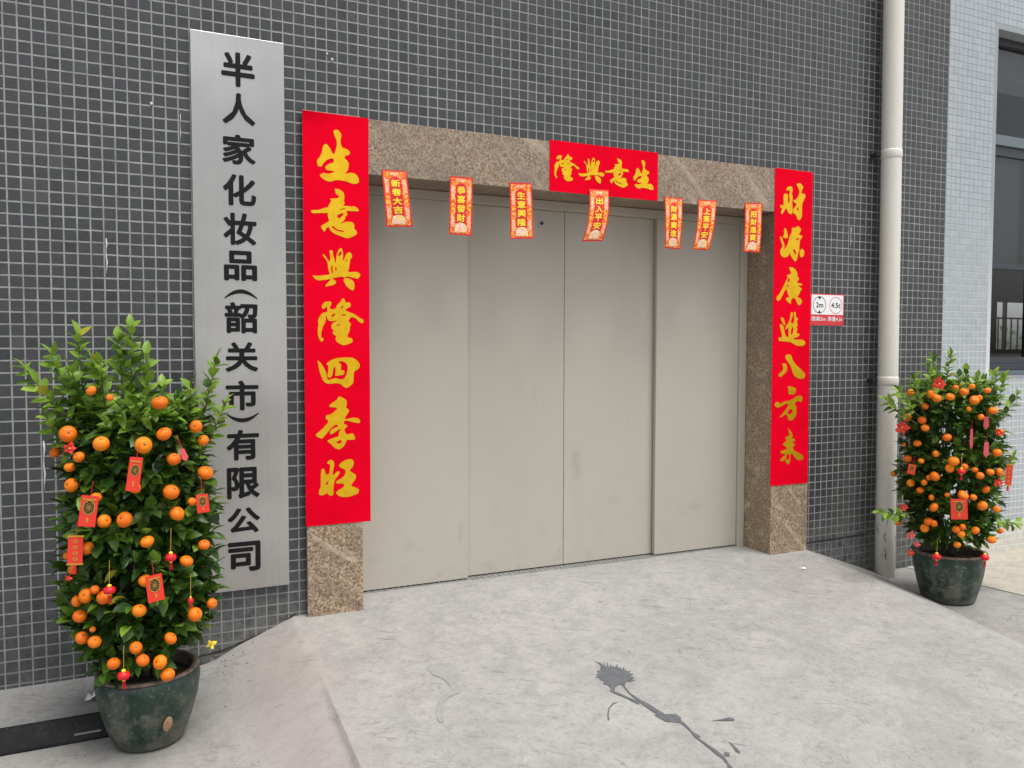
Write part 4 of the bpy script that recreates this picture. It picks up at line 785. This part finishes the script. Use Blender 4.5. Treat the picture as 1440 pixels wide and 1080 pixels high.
    for (a,b,c,r) in fruits:
        o=link('mandarin',MAND,None,root); o.location=(a,b,c); q_=rn.uniform(.83,.97); o.scale=(r*q_,r*q_*rn.uniform(.95,1.05),r*q_*rn.uniform(.92,1.08))
        tilt=rn.uniform(.2,1.5); dirn=math.atan2(camd.y,camd.x)+rn.uniform(-1.3,1.3)
        ax=Vector((math.cos(dirn)*math.sin(tilt),math.sin(dirn)*math.sin(tilt),math.cos(tilt)))
        o.rotation_euler=ax.to_track_quat('Z','Y').to_euler()
    print(name,'leaves',len(leaves))
    return root,po
T1=(.49,-.52); T2=(4.872,-.600)
t1,p1=tree('potted_mandarin_tree',T1,'big mandarin tree in a glazed green pot left of the door, before the steel sign',(.126,.187,.177,.285),(.262,.35,1.31,-.018,0),D['FR1'],D['SH1'],760,.064,3,300)
clay=lathe([(.024,0),(.022,.0015),(.0003,.0018)],20); o=link('bare_patch',clay,M_clay,p1); o.scale=(.72,1.35,1); a_=R_(22); rr_=.1675; o.location=(rr_*math.sin(a_),-rr_*math.cos(a_),.112); nn_=Vector((math.sin(a_),-math.cos(a_),-.30)).normalized(); o.rotation_euler=nn_.to_track_quat('Z','Y').to_euler()
t2,p2=tree('potted_mandarin_tree',T2,'smaller mandarin tree in a dark pot to the right of the drainpipe',(.145,.195,.198,.30),(.268,.37,1.31,.005,0),D['FR2'],D['SH2'],560,.062,9,280)


# ---- ornaments hanging in the trees
def slab(V2,F2,y,th,m,nm,par): return link(nm,wallmesh(V2,F2,y,th),m,par)
def ell(cx,cz,rx,rz,n=24): return [(cx+rx*math.cos(2*math.pi*a/n),cz+rz*math.sin(2*math.pi*a/n)) for a in range(n)]
def ornament(kind,x,y,z,w_,h_,ang,label,facing,group):
    d=Vector((CAM.x-x,CAM.y-y,0)); rz=math.atan2(d.x,-d.y)
    nm={'env':'red_packet','strip':'gold_edged_strip','tag':'paper_tag','lantern':'hanging_lantern','bud':'paper_flower_bud','pine':'paper_flower_cluster','butterfly':'paper_butterfly','flower':'paper_flower'}[kind]
    cat={'env':'red packet','strip':'ornament','tag':'paper tag','lantern':'lantern','bud':'ornament','pine':'ornament','butterfly':'ornament','flower':'ornament'}[kind]
    ob=tag(empty(nm,(x,y,z),rz+facing),label,cat,group)
    if kind in('env','strip','tag'):
        ob.rotation_euler=(0,R_(ang),rz+facing)
        V2,F2=rect2(-w_/2,-h_/2,w_/2,h_/2); m=M_env if kind!='tag' else M_pinkp
        if kind=='tag': V2=[(-w_*.5,-h_*.25),(0,-h_*.5),(w_*.5,-h_*.25),(w_*.35,h_*.5),(-w_*.35,h_*.5)]; F2=[(0,1,2,3,4)]
        slab(V2,F2,0,.002,m,'packet_paper',ob)
        V=[];F=[]; tube(V,F,[(0,.001,h_/2-.002),(.003,.001,h_/2+.05)],[.001,.001],4); link('string',mesh(V,F),M_tass,ob)
        if kind=='env':
            r=min(w_*.36,h_*.2); cz=h_*.12
            v2,f2=fill2d([ell(0,cz,r,r*1.35)]); slab(v2,f2,-.0008,.0004,M_blk,'medallion',ob)
            v2,f2=fill2d([ell(0,cz,r,r*1.35),ell(0,cz,r*.86,r*1.18)]); slab(v2,f2,-.0014,.0003,M_goldp,'gold_motif',ob)
            P=[]
            for k in range(5):
                for s_ in range(6):
                    a=2*math.pi*s_/6+k*.5; rr=r*(.15+.15*k); c=(rr*math.cos(a),cz+1.3*rr*math.sin(a)); q=r*.085; P.append([(c[0]-q,c[1]),(c[0],c[1]-q*1.4),(c[0]+q,c[1]),(c[0],c[1]+q*1.4)])
            V2=[];F2=[]
            for p in P: b=len(V2); V2+=p; F2.append((b,b+1,b+2,b+3))
            slab(V2,F2,-.0016,.0003,M_goldp,'gold_motif',ob)
            v2,f2=fill2d([[(-w_*.38,h_*.36),(w_*.38,h_*.36),(w_*.38,h_*.40),(-w_*.38,h_*.40)]]); slab(v2,f2,-.0012,.0003,M_goldp,'gold_motif',ob)
            v2,f2=rect2(-w_*.06,-h_*.36,w_*.06,-h_*.2); slab(v2,f2,-.0012,.0003,M_goldp,'gold_motif',ob)
        if kind=='strip':
            for zz in (-h_*.5,h_*.5-.006): v2,f2=rect2(-w_*.56,zz,w_*.56,zz+.006); slab(v2,f2,-.001,.0006,M_goldp,'gold_edge',ob)
            for q in (-.3,-.1,.1,.3):
                v2,f2=fill2d([ell(0,h_*q,w_*.17,h_*.06),ell(0,h_*q,w_*.09,h_*.03)]); slab(v2,f2,-.0012,.0004,M_goldp,'gold_motif',ob)
            V=[];F=[]; tube(V,F,[(0,.001,-h_/2),(0,.001,-h_/2-.03)],[.004,.006],6); link('tassel',mesh(V,F),M_tass,ob)
    elif kind=='lantern':
        a=w_*.5; n=18; V=[];F=[]
        pr_=[(a*.30,-h_*.45),(a*.80,-h_*.33),(a,0),(a*.80,h_*.33),(a*.30,h_*.45)]
        for r,zz in pr_:
            for k in range(n): an=2*math.pi*k/n; rr=r*(1+.06*math.cos(an*9)); V.append((rr*math.cos(an),rr*math.sin(an),zz))
        for i in range(4):
            for k in range(n): p=i*n+k;q=i*n+(k+1)%n; F.append((p,q,q+n,p+n))
        link('lantern_body',mesh(V,F,True),M_lant,ob)
        link('gold_cap',lathe([(a*.30,h_*.43),(a*.36,h_*.50),(a*.30,h_*.66),(a*.08,h_*.70)],12),M_yel,ob); link('gold_cap',lathe([(a*.28,-h_*.56),(a*.30,-h_*.44)],12),M_yel,ob)
        V=[];F=[]
        for k in range(7):
            an=k*.9; tube(V,F,[(.003*math.cos(an),.003*math.sin(an),-h_*.5),(.006*math.cos(an),.006*math.sin(an),-h_*.5-w_*.75)],[.0012,.0009],4)
        link('tassel',mesh(V,F),M_tass,ob)
        V=[];F=[]; tube(V,F,[(0,0,h_*.6),(.002,0,h_*.6+.085)],[.0009,.0009],4); link('string',mesh(V,F),M_thread,ob)
    else:
        n={'bud':5,'pine':16,'butterfly':4,'flower':5}[kind]; mm={'bud':M_env,'pine':M_env,'butterfly':M_yel,'flower':M_pinkp}[kind]
        rr=random.Random(int(x*1000)+int(z*1000)); V=[];F=[]
        for k in range(n):
            an=2*math.pi*k/n+(.4 if kind=='butterfly' else 0); L=max(w_,h_)*.5*rr.uniform(.8,1.1)
            if kind=='pine': an=rr.uniform(0,6.3); L*=rr.uniform(.5,1.0)
            c=Vector((math.cos(an)*L*.5,-.006-rr.uniform(0,.012),math.sin(an)*L*.5)); u=Vector((math.cos(an),-.25,math.sin(an)))*L*.55; v=Vector((-math.sin(an),.1,math.cos(an)))*L*.38
            b=len(V); V+=[tuple(c-u),tuple(c-v+Vector((0,-.003,0))),tuple(c+u),tuple(c+v),tuple(c+Vector((0,-.005,0)))]; F+=[(b,b+1,b+4),(b+1,b+2,b+4),(b+2,b+3,b+4),(b+3,b,b+4)]
        link('petals',mesh(V,F,True),mm,ob)
        me=lathe([(max(w_,h_)*.10,0),(max(w_,h_)*.07,.006),(.0004,.008)],8); c=link('flower_heart',me,M_goldp,ob); c.location=(0,-.012,0); c.rotation_euler=(R_(90),0,0)
    return ob
L1=['red packet with black gold medallion, topmost in the big left tree','red packet at the left edge of the big tree, tilted, beside two mandarins','narrow red strip with gold edging on the left side of the big tree','red packet low in the big tree, its medallion half behind a mandarin','small red packet at the right edge of the big left tree','red paper bud under a mandarin at the upper left of the big tree','pink paper tag on a red string at upper right of the big tree','red lantern with tassel left of centre in the big tree','red lantern partly behind leaves right of centre in the big tree','red lantern hanging over the rim of the big green pot','tiny red lantern low on the right side of the big tree','yellow paper butterfly at the lower right of the big tree','red paper bud at the far left side of the big tree']
L2=['red packet with gold medallion in the middle of the small right tree','red lantern in the middle of the small right tree above the packet','red lantern hanging over the left rim of the small tree pot','red lantern hanging at the right rim of the small tree pot','thin red tag in the upper middle of the small right tree','upper thin red tag at the right of the small tree','lower thin red tag at the right of the small tree','gold edged red strip at the right edge of the small tree','small plain red packet at the left of the small right tree','red paper flower at the upper left edge of the small tree','red paper bud at the right of the small tree, near the gold edged strip','red paper bud at the upper right of the small tree','orange red paper flower cluster at the top of the small tree','small red paper bud at lower left of the small tree','pink paper flower low on the left of the small tree','second pink paper flower, just right of and below the other','flat red paper bud at the left rim of the small pot']
for r,l in zip(D['OR1'],L1):
    k,x,y,z,a,b,g_=r; ornament(k,x,y,z,a,b,g_,l,random.Random(l).uniform(-.25,.25),'ornaments in the big mandarin tree')
for r,l in zip(D['OR2'],L2):
    k,x,y,z,a,b,g_=r; ornament(k,x-.093*0,y,z,a,b,g_,l,random.Random(l).uniform(-.25,.25),'ornaments in the small mandarin tree')

# ---- black rubber kerb strip
kb=tag(empty('rubber_kerb_strip',(-1.6,-.40,0)),'worn black rubber kerb strip along the concrete ledge, left of the pot','kerb strip')
P=[(0,0),(-.046,0),(-.046,.012),(-.012,.086),(0,.090)]
segs=[(0,.78),(.784,1.955)]
for a,b in segs:
    bm=bmesh.new(); f1=[bm.verts.new((a,y-.0,z)) for y,z in P]; f2=[bm.verts.new((b,y-.0,z)) for y,z in P]
    bm.faces.new(f1); bm.faces.new(f2[::-1])
    for k in range(5): bm.faces.new((f1[k],f2[k],f2[(k+1)%5],f1[(k+1)%5]))
    bmesh.ops.recalc_face_normals(bm,faces=bm.faces[:]); bmesh.ops.bevel(bm,geom=bm.edges[:],offset=.002,segments=2,affect='EDGES')
    me=bpy.data.meshes.new('m'); bm.to_mesh(me); bm.free(); o=link('strip_segment',me,M_rubber,kb)
def onslope(x,t,off): # t 0..1 up the slope
    y=-.046+.034*t; z=.012+.074*t; return (x,y-off*.9,z+off*.42)
def slotbox(x0,x1,t0,t1,off,m,nm):
    V=[onslope(x0,t0,off),onslope(x1,t0,off),onslope(x1,t1,off),onslope(x0,t1,off),onslope(x0,t0,-.004),onslope(x1,t0,-.004),onslope(x1,t1,-.004),onslope(x0,t1,-.004)]
    link(nm,mesh(V,[(0,1,2,3),(0,4,5,1),(1,5,6,2),(2,6,7,3),(3,7,4,0)]),m,kb)
slotbox(1.835,1.915,.30,.62,.0008,M_dark,'handle_slot'); slotbox(1.83,1.92,.20,.29,.004,M_ledge,'slot_lip'); slotbox(1.925,1.932,.1,.9,.002,M_rubber,'slot_lip'); slotbox(1.82,1.92,.66,.72,.002,M_rubber,'slot_lip')
# ---- litter
def crumple(name,loc,s,m,label,cat,seed):
    rr=random.Random(seed); V=[];F=[]; n=5
    for j in range(n):
        for i in range(n): V.append(((i/(n-1)-.5)*s[0]+rr.uniform(-.12,.12)*s[0],(j/(n-1)-.5)*s[1]+rr.uniform(-.12,.12)*s[1],max(.001,rr.uniform(0,1)**1.5*s[2])))
    for j in range(n-1):
        for i in range(n-1): a=j*n+i; F.append((a,a+1,a+n+1,a+n))
    o=link(name,mesh(V,F,True),m); o.location=loc; tag(o,label,cat); return o
crumple('paper_scrap',(4.023,-.296,ramp_z(4.02,-.3)+.002),(.035,.02,.008),M_white,'tiny white paper scrap on the ramp near the right granite jamb','litter',1)
crumple('plastic_scrap',(.30,-.26,.087),(.075,.05,.045),M_white,'crumpled bit of white plastic on the ledge behind the green pot','litter',4)
rr=random.Random(21); V=[];F=[]
for k in range(70):
    x,y=rr.gauss(.70,.11),-abs(rr.gauss(.10,.14))-.02; s=rr.uniform(.002,.006); z=max(ramp_z(x,y),.0865 if x<.79 and y>-.39 else 0)+s*.4
    b=len(V); V+=[(x-s,y,z),(x,y-s,z),(x+s*1.3,y,z),(x,y+s*.8,z),(x,y,z+s),(x,y,z-s)]
    F+=[(b,b+1,b+4),(b+1,b+2,b+4),(b+2,b+3,b+4),(b+3,b,b+4)]
o=link('grit',mesh(V,F),M_ledge); o['kind']='stuff'; o['label']='loose grit and crumbs where ramp meets wall'
